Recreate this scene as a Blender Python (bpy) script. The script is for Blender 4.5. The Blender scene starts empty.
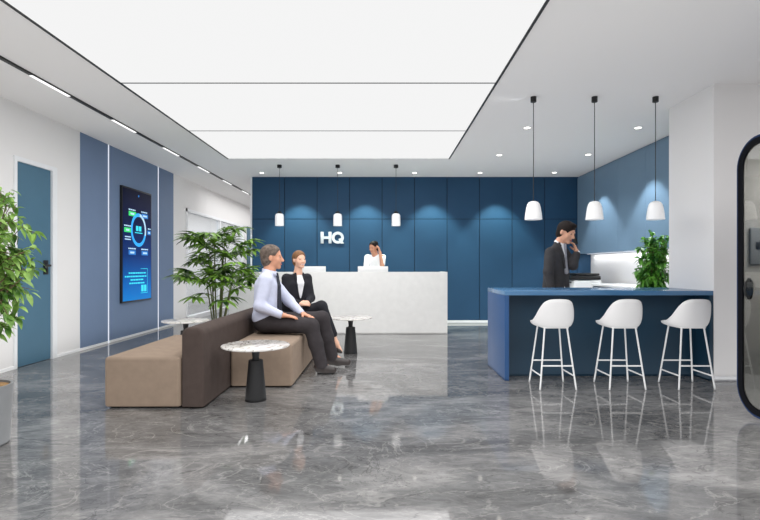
import bpy, bmesh, math, random
import numpy as np
from mathutils import Vector, Matrix

random.seed(7)
PI = math.pi
sc = bpy.context.scene
COL = sc.collection

# ------------------------------------------------------------------ measurements
F, CX, CY, EYE = 500.0, 382.0, 267.0, 1.25     # focal length (px), vanishing point, eye height (m)
CEIL = 3.26
XL, YB = -4.50, 11.16                           # left wall, blue back wall
XR = 4.66                                       # recessed right wall


def P(x, y, Y):
    return Vector(((x - CX) / F * Y, Y, EYE - (y - CY) / F * Y))


def lin(c):
    return tuple((v / 12.92 if v <= .04045 else ((v + .055) / 1.055) ** 2.4) for v in [q / 255 for q in c]) + (1.0,)


# ------------------------------------------------------------------ materials
def new_mat(name):
    m = bpy.data.materials.new(name)
    m.use_nodes = True
    nt = m.node_tree
    return m, nt, nt.nodes['Principled BSDF']


def mat(name, rgb, rough=.5, metal=0, var=0.0, vscale=6.0, bump=0.0, bscale=200.0, spec=.5, stretch=None, coat=0):
    m, nt, b = new_mat(name)
    c = lin(rgb)
    b.inputs['Base Color'].default_value = c
    b.inputs['Roughness'].default_value = rough
    b.inputs['Metallic'].default_value = metal
    b.inputs['Specular IOR Level'].default_value = spec
    b.inputs['Coat Weight'].default_value = coat
    tc = nt.nodes.new('ShaderNodeTexCoord')
    src = tc.outputs['Object']
    if stretch:
        mp = nt.nodes.new('ShaderNodeMapping')
        mp.inputs['Scale'].default_value = stretch
        nt.links.new(src, mp.inputs['Vector'])
        src = mp.outputs['Vector']
    if var > 0:
        n = nt.nodes.new('ShaderNodeTexNoise')
        n.inputs['Scale'].default_value = vscale
        n.inputs['Detail'].default_value = 4
        nt.links.new(src, n.inputs['Vector'])
        r = nt.nodes.new('ShaderNodeValToRGB')
        r.color_ramp.elements[0].position = .3
        r.color_ramp.elements[1].position = .7
        r.color_ramp.elements[0].color = tuple(v * (1 - var) for v in c[:3]) + (1,)
        r.color_ramp.elements[1].color = tuple(min(1, v * (1 + var)) for v in c[:3]) + (1,)
        nt.links.new(n.outputs['Fac'], r.inputs['Fac'])
        nt.links.new(r.outputs['Color'], b.inputs['Base Color'])
    if bump > 0:
        n2 = nt.nodes.new('ShaderNodeTexNoise')
        n2.inputs['Scale'].default_value = bscale
        nt.links.new(src, n2.inputs['Vector'])
        bp = nt.nodes.new('ShaderNodeBump')
        bp.inputs['Strength'].default_value = bump
        bp.inputs['Distance'].default_value = .01
        nt.links.new(n2.outputs['Fac'], bp.inputs['Height'])
        nt.links.new(bp.outputs['Normal'], b.inputs['Normal'])
    return m


def emit(name, rgb, strength):
    m, nt, b = new_mat(name)
    b.inputs['Base Color'].default_value = (0, 0, 0, 1)
    b.inputs['Specular IOR Level'].default_value = 0
    b.inputs['Emission Color'].default_value = lin(rgb)
    b.inputs['Emission Strength'].default_value = strength
    return m


def glass(name, tint=(245, 248, 250), refl=.08):
    m = bpy.data.materials.new(name)
    m.use_nodes = True
    nt = m.node_tree
    nt.nodes.clear()
    o = nt.nodes.new('ShaderNodeOutputMaterial')
    t = nt.nodes.new('ShaderNodeBsdfTransparent')
    t.inputs['Color'].default_value = lin(tint)
    g = nt.nodes.new('ShaderNodeBsdfGlossy')
    g.inputs['Roughness'].default_value = .02
    lw = nt.nodes.new('ShaderNodeLayerWeight')
    lw.inputs['Blend'].default_value = .5
    pw = nt.nodes.new('ShaderNodeMath')
    pw.operation = 'POWER'
    pw.inputs[1].default_value = 5
    nt.links.new(lw.outputs['Facing'], pw.inputs[0])
    ma = nt.nodes.new('ShaderNodeMath')
    ma.operation = 'MULTIPLY_ADD'
    ma.inputs[1].default_value = .8
    ma.inputs[2].default_value = refl * .5
    nt.links.new(pw.outputs[0], ma.inputs[0])
    mx = nt.nodes.new('ShaderNodeMixShader')
    nt.links.new(ma.outputs[0], mx.inputs['Fac'])
    nt.links.new(t.outputs[0], mx.inputs[1])
    nt.links.new(g.outputs[0], mx.inputs[2])
    nt.links.new(mx.outputs[0], o.inputs['Surface'])
    return m


def marble_floor():
    m, nt, b = new_mat('grey_marble_floor')
    L = nt.links.new
    tc = nt.nodes.new('ShaderNodeTexCoord')
    mp = nt.nodes.new('ShaderNodeMapping')
    mp.inputs['Rotation'].default_value = (0, 0, .25)
    mp.inputs['Scale'].default_value = (.75, 1.5, 1)
    L(tc.outputs['Object'], mp.inputs['Vector'])

    def noise(scale, detail, dist, rough=.55):
        n = nt.nodes.new('ShaderNodeTexNoise')
        n.inputs['Scale'].default_value = scale
        n.inputs['Detail'].default_value = detail
        n.inputs['Distortion'].default_value = dist
        n.inputs['Roughness'].default_value = rough
        L(mp.outputs['Vector'], n.inputs['Vector'])
        return n

    def ramp(src, pts):
        r = nt.nodes.new('ShaderNodeValToRGB')
        while len(r.color_ramp.elements) > 1:
            r.color_ramp.elements.remove(r.color_ramp.elements[-1])
        r.color_ramp.elements[0].position = pts[0][0]
        r.color_ramp.elements[0].color = pts[0][1]
        for p, c in pts[1:]:
            e = r.color_ramp.elements.new(p)
            e.color = c
        L(src, r.inputs['Fac'])
        return r
    base = ramp(noise(.9, 9, 1.2, .62).outputs['Fac'], [(.30, lin((76, 75, 75))), (.5, lin((110, 109, 109))), (.70, lin((146, 144, 143)))])
    fine = ramp(noise(5, 10, 2.2, .78).outputs['Fac'], [(.3, (.5, .5, .5, 1)), (.7, (1.4, 1.4, 1.39, 1))])
    mul = nt.nodes.new('ShaderNodeMixRGB')
    mul.blend_type = 'MULTIPLY'
    mul.inputs['Fac'].default_value = .75
    L(base.outputs['Color'], mul.inputs['Color1'])
    L(fine.outputs['Color'], mul.inputs['Color2'])
    # pale and dark veins: thin bands around the middle of a distorted noise
    def vein(scale, dist, width, mid=.5):
        n = noise(scale, 5, dist)
        return ramp(n.outputs['Fac'], [(mid - width, (0, 0, 0, 1)), (mid, (1, 1, 1, 1)), (mid + width, (0, 0, 0, 1))])
    v1 = vein(1.3, 2.2, .014)
    v2 = vein(2.6, 2.6, .016, .47)
    v3 = vein(1.4, 1.6, .007, .54)
    out = mul.outputs['Color']
    for v, col, k in ((v1, lin((184, 181, 177)), .26), (v2, lin((176, 172, 168)), .18), (v3, lin((48, 47, 47)), .5)):
        mm = nt.nodes.new('ShaderNodeMath')
        mm.operation = 'MULTIPLY'
        mm.inputs[1].default_value = k
        L(v.outputs['Color'], mm.inputs[0])
        mx = nt.nodes.new('ShaderNodeMixRGB')
        mx.inputs['Color2'].default_value = col
        L(mm.outputs[0], mx.inputs['Fac'])
        L(out, mx.inputs['Color1'])
        out = mx.outputs['Color']
    L(out, b.inputs['Base Color'])
    b.inputs['Roughness'].default_value = .05
    b.inputs['Specular IOR Level'].default_value = .4
    return m


def marble_top():
    m, nt, b = new_mat('white_marble')
    L = nt.links.new
    tc = nt.nodes.new('ShaderNodeTexCoord')
    n = nt.nodes.new('ShaderNodeTexNoise')
    n.inputs['Scale'].default_value = 5
    n.inputs['Detail'].default_value = 7
    n.inputs['Distortion'].default_value = 2.2
    L(tc.outputs['Object'], n.inputs['Vector'])
    r = nt.nodes.new('ShaderNodeValToRGB')
    r.color_ramp.elements[0].position = .38
    r.color_ramp.elements[0].color = lin((225, 222, 218))
    r.color_ramp.elements[1].position = .62
    r.color_ramp.elements[1].color = lin((214, 210, 205))
    for p, c in ((.455, (205, 200, 194)), (.485, (118, 110, 104)), (.51, (190, 184, 178)), (.545, (226, 223, 220))):
        e = r.color_ramp.elements.new(p)
        e.color = lin(c)
    L(n.outputs['Fac'], r.inputs['Fac'])
    L(r.outputs['Color'], b.inputs['Base Color'])
    b.inputs['Roughness'].default_value = .15
    return m


def screen_mat():
    m, nt, b = new_mat('display_gradient')
    L = nt.links.new
    tc = nt.nodes.new('ShaderNodeTexCoord')
    sp = nt.nodes.new('ShaderNodeSeparateXYZ')
    L(tc.outputs['Generated'], sp.inputs[0])
    r = nt.nodes.new('ShaderNodeValToRGB')
    r.color_ramp.elements[0].position = 0
    r.color_ramp.elements[0].color = lin((22, 130, 212))
    r.color_ramp.elements[1].position = 1
    r.color_ramp.elements[1].color = lin((6, 10, 34))
    for p, c in ((.14, (14, 104, 190)), (.40, (8, 52, 120)), (.72, (7, 22, 66))):
        e = r.color_ramp.elements.new(p)
        e.color = lin(c)
    L(sp.outputs['Z'], r.inputs['Fac'])
    b.inputs['Base Color'].default_value = (0, 0, 0, 1)
    b.inputs['Roughness'].default_value = .3
    b.inputs['Specular IOR Level'].default_value = .05
    L(r.outputs['Color'], b.inputs['Emission Color'])
    b.inputs['Emission Strength'].default_value = 1.0
    return m


M = dict(
    floor=marble_floor(), marble=marble_top(), screen=screen_mat(),
    wall=mat('white_wall_paint', (233, 231, 230), .7, bump=.02, bscale=120),
    ceil=mat('ceiling_paint', (230, 228, 227), .8, bump=.02, bscale=90),
    trim=mat('white_trim', (235, 236, 238), .45, var=.02),
    skirt=mat('bright_white_skirting', (250, 250, 250), .5, var=.01),
    navy=mat('navy_wall_panel', (34, 71, 102), .55, var=.03, vscale=3, spec=.3),
    groove=mat('panel_groove', (12, 26, 44), .9, var=.05),
    slate=mat('slate_blue_wall_panel', (112, 131, 160), .6, var=.02, vscale=3, spec=.3),
    cabinet=mat('grey_blue_cabinet', (114, 140, 162), .45, var=.02, vscale=3, spec=.4),
    door=mat('teal_blue_door', (76, 112, 134), .5, var=.03, vscale=4, spec=.3),
    desk=mat('pale_grey_stone', (216, 215, 213), .55, var=.03, vscale=9),
    white=mat('white_plastic', (232, 232, 232), .4, var=.015, vscale=8),
    shell=mat('white_moulded_shell', (226, 225, 225), .5, var=.01, vscale=8),
    wmetal=mat('white_painted_steel', (232, 232, 232), .4, var=.02),
    black=mat('black_satin', (16, 16, 18), .45, var=.1, vscale=30),
    blackm=mat('black_powder_coat', (22, 22, 24), .6, var=.1, vscale=40),
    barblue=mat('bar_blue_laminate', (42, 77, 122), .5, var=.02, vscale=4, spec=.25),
    bartop=mat('bar_top_laminate_sheen', (72, 116, 156), .2, var=.02, vscale=4, spec=.6),  # bar blue made lighter: reflected light on the top put into the colour
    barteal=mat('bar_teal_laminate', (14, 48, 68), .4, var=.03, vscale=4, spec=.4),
    bench=mat('taupe_fabric', (141, 124, 109), .9, var=.06, vscale=14, bump=.12, bscale=420, spec=.15),
    backrest=mat('dark_brown_fabric', (74, 64, 60), .9, var=.08, vscale=12, bump=.12, bscale=420, spec=.15),
    panel=emit('luminous_ceiling_film', (255, 255, 255), .91),
    led=emit('led_strip', (240, 244, 255), .95),
    trackled=emit('track_led', (255, 255, 255), 1.3),
    lamp=emit('downlight_lens', (255, 250, 240), 7),
    pend=None,
    glass=glass('clear_glass'),
    boothglass=glass('booth_glass', (205, 208, 208), .12),
    soil=mat('bark_mulch', (150, 116, 74), .95, var=.4, vscale=60, bump=.6, bscale=60),
    pot=mat('grey_concrete_pot', (122, 124, 126), .5, var=.04, vscale=7),
    darkpot=mat('dark_planter', (70, 70, 72), .6, var=.05),
    bark=mat('grey_brown_bark', (112, 92, 70), .9, var=.25, vscale=25, bump=.4, bscale=60),
    cane=mat('green_brown_cane', (88, 92, 56), .8, var=.25, vscale=25, bump=.3, bscale=60),
    skin=mat('skin', (222, 168, 140), .5, var=.05, vscale=12, spec=.3),
    skin2=mat('pale_skin', (232, 184, 158), .5, var=.04, vscale=12, spec=.3),
    skin3=mat('warm_skin', (206, 150, 122), .5, var=.05, vscale=12, spec=.3),
    greyhair=mat('grey_brown_hair', (100, 88, 80), .7, spec=.2, var=.5, vscale=26, bump=.4, bscale=120),
    blond=mat('light_brown_hair', (120, 86, 58), .6, spec=.2, var=.3, vscale=40, bump=.3, bscale=120),
    darkhair=mat('dark_brown_hair', (30, 22, 19), .65, spec=.2, var=.25, vscale=40, bump=.3, bscale=120),
    shirt=mat('lilac_shirt_cotton', (200, 204, 224), .8, var=.06, vscale=18, bump=.25, bscale=28, spec=.2),
    wshirt=mat('white_shirt_cotton', (238, 238, 240), .8, var=.02, vscale=18, bump=.15, bscale=30, spec=.2),
    trouser=mat('charcoal_trouser_wool', (58, 54, 56), .85, var=.12, vscale=16, bump=.2, bscale=26, spec=.2),
    jacket=mat('black_jacket_wool', (38, 38, 43), .8, var=.12, vscale=16, bump=.2, bscale=26, spec=.2),
    gsuit=mat('dark_grey_suit_wool', (62, 61, 63), .85, var=.1, vscale=16, bump=.2, bscale=26, spec=.2),
    tie=mat('dark_tie_silk', (34, 36, 48), .5, var=.1, vscale=60),
    stie=mat('pale_tie_silk', (150, 150, 158), .5, var=.1, vscale=60),
    shoe=mat('dark_leather', (46, 38, 36), .4, var=.15, vscale=20),
    eye=mat('eye_white', (225, 222, 218), .3, var=.01),
    iris=mat('eye_iris', (40, 30, 26), .3, var=.1),
    lips=mat('lips', (186, 98, 92), .5, var=.05),
    teeth=mat('teeth', (240, 236, 230), .3, var=.01),
    boothblue=mat('booth_navy_shell', (34, 54, 90), .7, var=.03, spec=.15),
    boothblack=mat('booth_black_frame', (12, 13, 18), .8, var=.05, spec=.1),
    felt=mat('grey_beige_felt', (176, 170, 164), .95, var=.05, vscale=30),
    greypanel=mat('grey_control_panel', (128, 128, 129), .7, var=.03),
    letter=mat('brushed_white_metal', (212, 216, 222), .3, .3, var=.02),
    cyan=emit('display_cyan', (70, 215, 235), 1.3),
    ringb=emit('display_ring', (60, 165, 240), 1.3),
    green=emit('display_green', (70, 220, 120), 1.2),
    pale=emit('display_pale', (190, 225, 250), 1.1),
    bluebox=emit('display_blue', (60, 130, 210), 1.1),
)
_m, _nt, _b = new_mat('opal_glass_shade')
_b.inputs['Base Color'].default_value = lin((240, 240, 240))
_b.inputs['Roughness'].default_value = .35
_b.inputs['Emission Color'].default_value = (1, 1, 1, 1)
_b.inputs['Emission Strength'].default_value = .1
M['pend'] = _m


def leaf_mat(name, dark, light, scale):
    m, nt, b = new_mat(name)
    tc = nt.nodes.new('ShaderNodeTexCoord')
    n = nt.nodes.new('ShaderNodeTexNoise')
    n.inputs['Scale'].default_value = scale
    nt.links.new(tc.outputs['Object'], n.inputs['Vector'])
    r = nt.nodes.new('ShaderNodeValToRGB')
    r.color_ramp.elements[0].position = .35
    r.color_ramp.elements[0].color = lin(dark)
    r.color_ramp.elements[1].position = .65
    r.color_ramp.elements[1].color = lin(light)
    nt.links.new(n.outputs['Fac'], r.inputs['Fac'])
    nt.links.new(r.outputs['Color'], b.inputs['Base Color'])
    b.inputs['Roughness'].default_value = .4
    tr = nt.nodes.new('ShaderNodeBsdfTranslucent')
    nt.links.new(r.outputs['Color'], tr.inputs['Color'])
    mx = nt.nodes.new('ShaderNodeMixShader')
    mx.inputs['Fac'].default_value = .25
    nt.links.new(b.outputs[0], mx.inputs[1])
    nt.links.new(tr.outputs[0], mx.inputs[2])
    nt.links.new(mx.outputs[0], nt.nodes['Material Output'].inputs['Surface'])
    return m


M['ficus'] = leaf_mat('light_green_leaf', (74, 118, 44), (164, 202, 104), 9)
M['palm'] = leaf_mat('palm_leaflet', (18, 50, 18), (136, 180, 70), 6)
M['shrub'] = leaf_mat('deep_green_leaf', (40, 100, 36), (118, 182, 72), 9)


# ------------------------------------------------------------------ mesh builder
class MB:
    def __init__(s):
        s.v, s.f = [], []

    def add(s, vs, fs):
        o = len(s.v)
        s.v += [tuple(v) for v in vs]
        s.f += [tuple(i + o for i in f) for f in fs]
        return s

    def box(s, x0, x1, y0, y1, z0, z1, bev=0.0, seg=2):
        if bev <= 0:
            vs = [(x, y, z) for z in (z0, z1) for y in (y0, y1) for x in (x0, x1)]
            return s.add(vs, [(0, 2, 3, 1), (4, 5, 7, 6), (0, 1, 5, 4), (2, 6, 7, 3), (0, 4, 6, 2), (1, 3, 7, 5)])
        bm = bmesh.new()
        bmesh.ops.create_cube(bm, size=1)
        for v in bm.verts:
            v.co = Vector((x0 + (v.co.x + .5) * (x1 - x0), y0 + (v.co.y + .5) * (y1 - y0), z0 + (v.co.z + .5) * (z1 - z0)))
        bmesh.ops.bevel(bm, geom=bm.edges[:] + bm.verts[:], offset=bev, segments=seg, profile=.5, affect='EDGES')
        bm.verts.index_update()
        s.add([v.co for v in bm.verts], [[v.index for v in f.verts] for f in bm.faces])
        bm.free()
        return s

    def tube(s, pts, r, n=10, caps=True):
        pts = [Vector(p) for p in pts]
        rs = r if isinstance(r, (list, tuple)) else [r] * len(pts)
        rings = []
        ref = None
        for i, p in enumerate(pts):
            d = (pts[min(i + 1, len(pts) - 1)] - pts[max(i - 1, 0)])
            if d.length < 1e-9:
                d = Vector((0, 0, 1))
            d.normalize()
            if ref is None:
                ref = Vector((1, 0, 0)) if abs(d.x) < .8 else Vector((0, 1, 0))
            a = (ref - d * ref.dot(d)).normalized()
            ref = a
            b = d.cross(a)
            rings.append([p + (a * math.cos(2 * PI * k / n) + b * math.sin(2 * PI * k / n)) * rs[i] for k in range(n)])
        vs = [v for g in rings for v in g]
        fs = []
        for i in range(len(pts) - 1):
            for k in range(n):
                fs.append((i * n + k, i * n + (k + 1) % n, (i + 1) * n + (k + 1) % n, (i + 1) * n + k))
        if caps:
            fs.append(tuple(range(n))[::-1])
            fs.append(tuple((len(pts) - 1) * n + k for k in range(n)))
        return s.add(vs, fs)

    def lathe(s, prof, c=(0, 0), n=40):
        vs, fs = [], []
        for r, z in prof:
            for k in range(n):
                a = 2 * PI * k / n
                vs.append((c[0] + r * math.cos(a), c[1] + r * math.sin(a), z))
        for i in range(len(prof) - 1):
            for k in range(n):
                fs.append((i * n + k, i * n + (k + 1) % n, (i + 1) * n + (k + 1) % n, (i + 1) * n + k))
        if prof[0][0] > 1e-6:
            fs.append(tuple(range(n))[::-1])
        if prof[-1][0] > 1e-6:
            fs.append(tuple((len(prof) - 1) * n + k for k in range(n)))
        return s.add(vs, fs)

    def prism(s, poly, axis, a0, a1):
        """extrude a 2-D outline (in the two other axes) along axis from a0 to a1"""
        def to3(p, a):
            return {'x': (a, p[0], p[1]), 'y': (p[0], a, p[1]), 'z': (p[0], p[1], a)}[axis]
        n = len(poly)
        vs = [to3(p, a0) for p in poly] + [to3(p, a1) for p in poly]
        fs = [tuple(range(n)), tuple(range(2 * n - 1, n - 1, -1))]
        fs += [(k, n + k, n + (k + 1) % n, (k + 1) % n) for k in range(n)]
        return s.add(vs, fs)

    def ring(s, outer, inner, axis, a0, a1):
        def to3(p, a):
            return {'x': (a, p[0], p[1]), 'y': (p[0], a, p[1]), 'z': (p[0], p[1], a)}[axis]
        n = len(outer)
        vs = [to3(p, a) for a in (a0, a1) for pl in (outer, inner) for p in pl]
        fs = []
        for k in range(n):
            j = (k + 1) % n
            fs += [(k, j, n + j, n + k), (2 * n + k, 3 * n + k, 3 * n + j, 2 * n + j),
                   (k, 2 * n + k, 2 * n + j, j), (n + k, n + j, 3 * n + j, 3 * n + k)]
        return s.add(vs, fs)

    def build(s, name, m, parent=None, smooth=True, ang=35):
        off = parent_loc(parent)
        me = bpy.data.meshes.new(name)
        me.from_pydata([tuple(Vector(v) - off) for v in s.v], [], s.f)
        bm = bmesh.new()
        bm.from_mesh(me)
        bmesh.ops.recalc_face_normals(bm, faces=bm.faces)
        bm.to_mesh(me)
        bm.free()
        if smooth:
            me.shade_smooth()
            me.set_sharp_from_angle(angle=math.radians(ang))
        me.materials.append(m)
        o = bpy.data.objects.new(name, me)
        COL.objects.link(o)
        if parent:
            o.parent = parent
        return o


def parent_loc(p):
    v = Vector((0, 0, 0))
    while p is not None:
        v += p.location
        p = p.parent
    return v


def tag(o, label=None, cat=None, group=None, kind=None):
    if label:
        o['label'] = label
    if cat:
        o['category'] = cat
    if group:
        o['group'] = group
    if kind:
        o['kind'] = kind
    return o


def thing(name, label, cat, loc=(0, 0, 0), group=None, kind=None):
    o = bpy.data.objects.new(name, None)
    o.empty_display_size = .1
    o.location = loc
    COL.objects.link(o)
    return tag(o, label, cat, group, kind)


def struct(name, mb, m, parent=None, label=None, **k):
    o = mb.build(name, m, parent, **k)
    if parent is None:
        tag(o, kind='structure', label=label)
    return o


def dup(root, loc, label=None, group=None):
    r = root.copy()
    COL.objects.link(r)
    r.location = loc
    if label:
        r['label'] = label
    if group:
        r['group'] = group
    for ch in list(root.children):
        c = ch.copy()
        COL.objects.link(c)
        c.parent = r
        for g in list(ch.children):
            d = g.copy()
            COL.objects.link(d)
            d.parent = c
    return r


# ================================================================== SETTING
struct('floor', MB().box(-9, 7, -2, 18.2, -.1, 0), M['floor'], label='polished grey veined marble floor')
struct('ceiling', MB().box(-9, 7, -2, 18.2, CEIL, CEIL + .1), M['ceil'], label='pale grey plaster ceiling')

# left wall, door opening cut out (0.66 m leaf), glazing opening further back
DY0, DY1, DZ = 6.098, 6.902, 2.616
GY0, GY1, GZ = 11.48, 16.3, 2.60
struct('wall_left', MB().box(XL - .12, XL, -2, DY0, 0, CEIL).box(XL - .12, XL, DY0, DY1, DZ, CEIL)
       .box(XL - .12, XL, DY1, GY0, 0, CEIL).box(XL - .12, XL, GY0, GY1, GZ, CEIL)
       .box(XL - .12, XL, GY1, 18.2, 0, CEIL), M['wall'], label='white left wall', smooth=False)
d = thing('door_1', 'teal blue door with black lever in white frame on left wall', None, (XL, 6.5, 0), kind='structure')
struct('door_frame', MB().box(XL - .10, XL + .018, DY0, DY0 + .05, 0, DZ).box(XL - .10, XL + .018, DY1 - .096, DY1, 0, DZ)
       .box(XL - .10, XL + .018, DY0 + .05, DY1 - .096, DZ - .058, DZ), M['trim'], d, smooth=False)
leaf = struct('door_leaf', MB().box(XL - .07, XL - .012, DY0 + .05, DY1 - .096, .006, DZ - .058), M['door'], d, smooth=False)
struct('door_handle', MB().box(XL - .012, XL - .002, 6.66, 6.75, 1.15, 1.34, .003).tube([(XL, 6.705, 1.27), (XL + .05, 6.705, 1.27)], .012)
       .tube([(XL + .05, 6.705, 1.27), (XL + .052, 6.585, 1.262)], .017).tube([(XL - .005, 6.705, 1.205), (XL + .008, 6.705, 1.205)], .016), M['black'], leaf)

# blue wall panels left of the display, with light strips between
for i, (a, b) in enumerate(((7.45, 8.195), (8.225, 10.02), (10.05, 10.77))):
    struct('wall_left_panel', MB().box(XL, XL + .008, a, b, 0, CEIL), M['slate'], smooth=False,
           label='slate blue full-height panel on the left wall')
for y, lab in ((8.21, 'thin glowing white vertical strip on the door side of the wall display'),
               (10.035, 'thin glowing white vertical strip beyond the wall display')):
    tag(MB().box(XL, XL + .012, y - .014, y + .014, 0, CEIL).build('light_strip', M['led'], None, False), lab, 'light strip', 'vertical light strips on the blue wall')
struct('baseboard_left', MB().box(XL, XL + .014, -2, DY0, 0, .038).box(XL, XL + .014, DY1, 8.196, 0, .038).box(XL, XL + .014, 8.224, 10.021, 0, .038)
       .box(XL, XL + .014, 10.049, 18.1, 0, .038), M['skirt'], smooth=False, label='low white baseboard along the left wall')

# glazed partition and the bright room behind it
w = thing('window_1', 'white framed glass partition behind the fan palm', None, (XL, 13.8, 0), kind='structure')
fr = MB().box(XL - .09, XL + .02, GY0, GY0 + .05, .06, GZ).box(XL - .09, XL + .02, GY1 - .12, GY1 + .25, .06, GZ)
fr.box(XL - .09, XL + .02, GY0, GY1, GZ - .07, GZ).box(XL - .09, XL + .02, GY0, GY1, .0, .10).box(XL - .09, XL + .02, 13.86, 13.92, .1, GZ - .07)
struct('window_frame', fr, M['trim'], w, smooth=False)
for a, b in ((GY0 + .05, 13.86), (13.92, GY1 - .12)):
    struct('glass_pane', MB().box(XL - .05, XL - .04, a, b, .10, GZ - .07), M['glass'], w, smooth=False)
struct('door_2', MB().box(XL, XL + .02, GY1 + .33, GY1 + 1.3, .0, GZ), M['door'], smooth=False, label='narrow strip of blue door at the corridor end')
struct('wall_meeting_room', MB().box(-8.2, -8.1, 9.2, 18.1, 0, CEIL).box(-8.1, XL - .12, 9.1, 9.2, 0, CEIL).box(-8.1, XL - .12, 18.0, 18.1, 0, CEIL),
       M['wall'], smooth=False, label='pale wall of the room behind the glass partition')
struct('wall_corridor', MB().box(XL, -2.9, 18.0, 18.1, 0, CEIL), M['wall'], smooth=False, label='white wall at the corridor end')

# navy back wall: ten columns of two panels, fine grooves
bx0, bx1 = -2.90, 4.355
struct('wall_back', MB().box(bx0, XR, YB + .012, YB + .14, 0, CEIL), M['groove'], smooth=False, label='navy back wall behind the reception desk')
pb = MB()
pw = (bx1 - bx0) / 10
for i in range(10):
    for z0, z1 in ((.06, 2.315), (2.327, CEIL)):
        pb.box(bx0 + i * pw + .007, bx0 + (i + 1) * pw - .007, YB, YB + .014, z0, z1)
pb.box(bx1 + .002, XR, YB, YB + .014, .06, CEIL)
struct('wall_back_panelling', pb, M['navy'], smooth=False, label='navy panelling of the back wall')
struct('baseboard_back', MB().box(bx0, XR, YB - .012, YB, 0, .06), M['trim'], smooth=False, label='white baseboard under the navy wall')
struct('trim_back_edge', MB().box(bx0 - .035, bx0, YB - .01, YB + .14, 0, CEIL), M['trim'], smooth=False, label='white edge trim at the left end of the navy wall')
struct('wall_corridor_side', MB().box(bx0 - .03, bx0 + .08, YB + .14, 18.1, 0, CEIL), M['wall'], smooth=False, label='white corridor wall behind the navy wall')

# right side: white pillar, wall and recess
struct('wall_pillar', MB().box(3.645, 6.6, 5.49, 6.35, 0, CEIL), M['wall'], smooth=False, label='white pillar and wall right of the bar')
struct('wall_right_recess', MB().box(XR, XR + .1, 6.35, YB + .14, 0, CEIL), M['wall'], smooth=False, label='white wall behind the grey blue cabinets')
struct('wall_right', MB().box(6.6, 6.7, -2, 6.35, 0, CEIL), M['wall'], smooth=False, label='white right wall')
struct('baseboard_right', MB().box(3.645, 6.6, 5.478, 5.49, 0, .05), M['trim'], smooth=False, label='white baseboard of the pillar wall')

# ================================================================== CEILING LIGHTS
PX0, PX1 = -2.84, 1.24
ys = [1.62, 3.53, 5.43, 7.336, 9.22]
labs = ['largest glowing white ceiling panel, farthest from the navy back wall',
        'glowing white ceiling panel in the middle between two thin dark joints',
        'glowing white ceiling panel nearest the navy back wall']
for i in range(3):
    a, b = ys[i + 1], ys[i + 2]
    t = thing('ceiling_light_panel', labs[i], 'ceiling light', ((PX0 + PX1) / 2, (a + b) / 2, CEIL), 'luminous ceiling panels')
    MB().box(PX0 + .012, PX1 - .012, a + .012, b - .012, CEIL - .012, CEIL - .001).build('diffuser', M['panel'], t, False)
    fb = MB().box(PX0 - .012, PX0 + .012, a, b, CEIL - .02, CEIL).box(PX1 - .012, PX1 + .012, a, b, CEIL - .02, CEIL)
    fb.box(PX0 + .012, PX1 - .012, a, a + .012, CEIL - .014, CEIL)
    if i < 2:
        fb.box(PX0 + .012, PX1 - .012, b - .012, b, CEIL - .014, CEIL)
    fb.build('frame', M['black'], t, False)

# linear track light
TX = -3.645
t = thing('track_light', 'long black ceiling track with white lit segments along the left wall', 'track light', (TX, 9, CEIL))
MB().box(TX - .02, TX + .02, 2.5, 14.6, CEIL - .02, CEIL).build('track_housing', M['black'], t, False)
for k in range(7):
    a = 3.62 + 1.57 * k
    MB().box(TX - .019, TX + .019, a, a + .63, CEIL - .026, CEIL - .019).build('light_segment', M['trackled'], t, False)

# recessed downlights
dl = None
for x, y, lab in ((-2.56, 10.65, 'round recessed downlight near the left end of the navy wall'),
                  (-.90, 10.65, 'round recessed downlight above the HQ letters by the middle small pendant'),
                  (.695, 10.65, 'round recessed downlight right of the third small pendant, close to the navy wall'),
                  (2.09, 10.65, 'round recessed downlight close to the navy wall, above the gap between desk and bar'),
                  (3.66, 10.62, 'round recessed downlight in the back corner by the grey blue cabinets'),
                  (2.10, 8.95, 'round recessed downlight beside the far corner of the glowing ceiling panels'),
                  (3.68, 8.92, 'round recessed downlight halfway along the grey blue cabinets'),
                  (2.09, 7.20, 'round recessed downlight just left of the first large pendant cord'),
                  (3.69, 7.20, 'round recessed downlight between the second and third large pendant cords')):
    if dl is None:
        dl = thing('downlight', lab, 'downlight', (x, y, CEIL), 'recessed ceiling downlights')
        MB().lathe([(.062, CEIL - .001), (.062, CEIL - .006), (.045, CEIL - .008), (.045, CEIL - .001)], (x, y), 28).build('bezel', M['white'], dl)
        MB().lathe([(.045, CEIL - .0065), (.0001, CEIL - .0065)], (x, y), 28).build('lens', M['lamp'], dl)
    else:
        dup(dl, (x, y, CEIL), lab)

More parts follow.
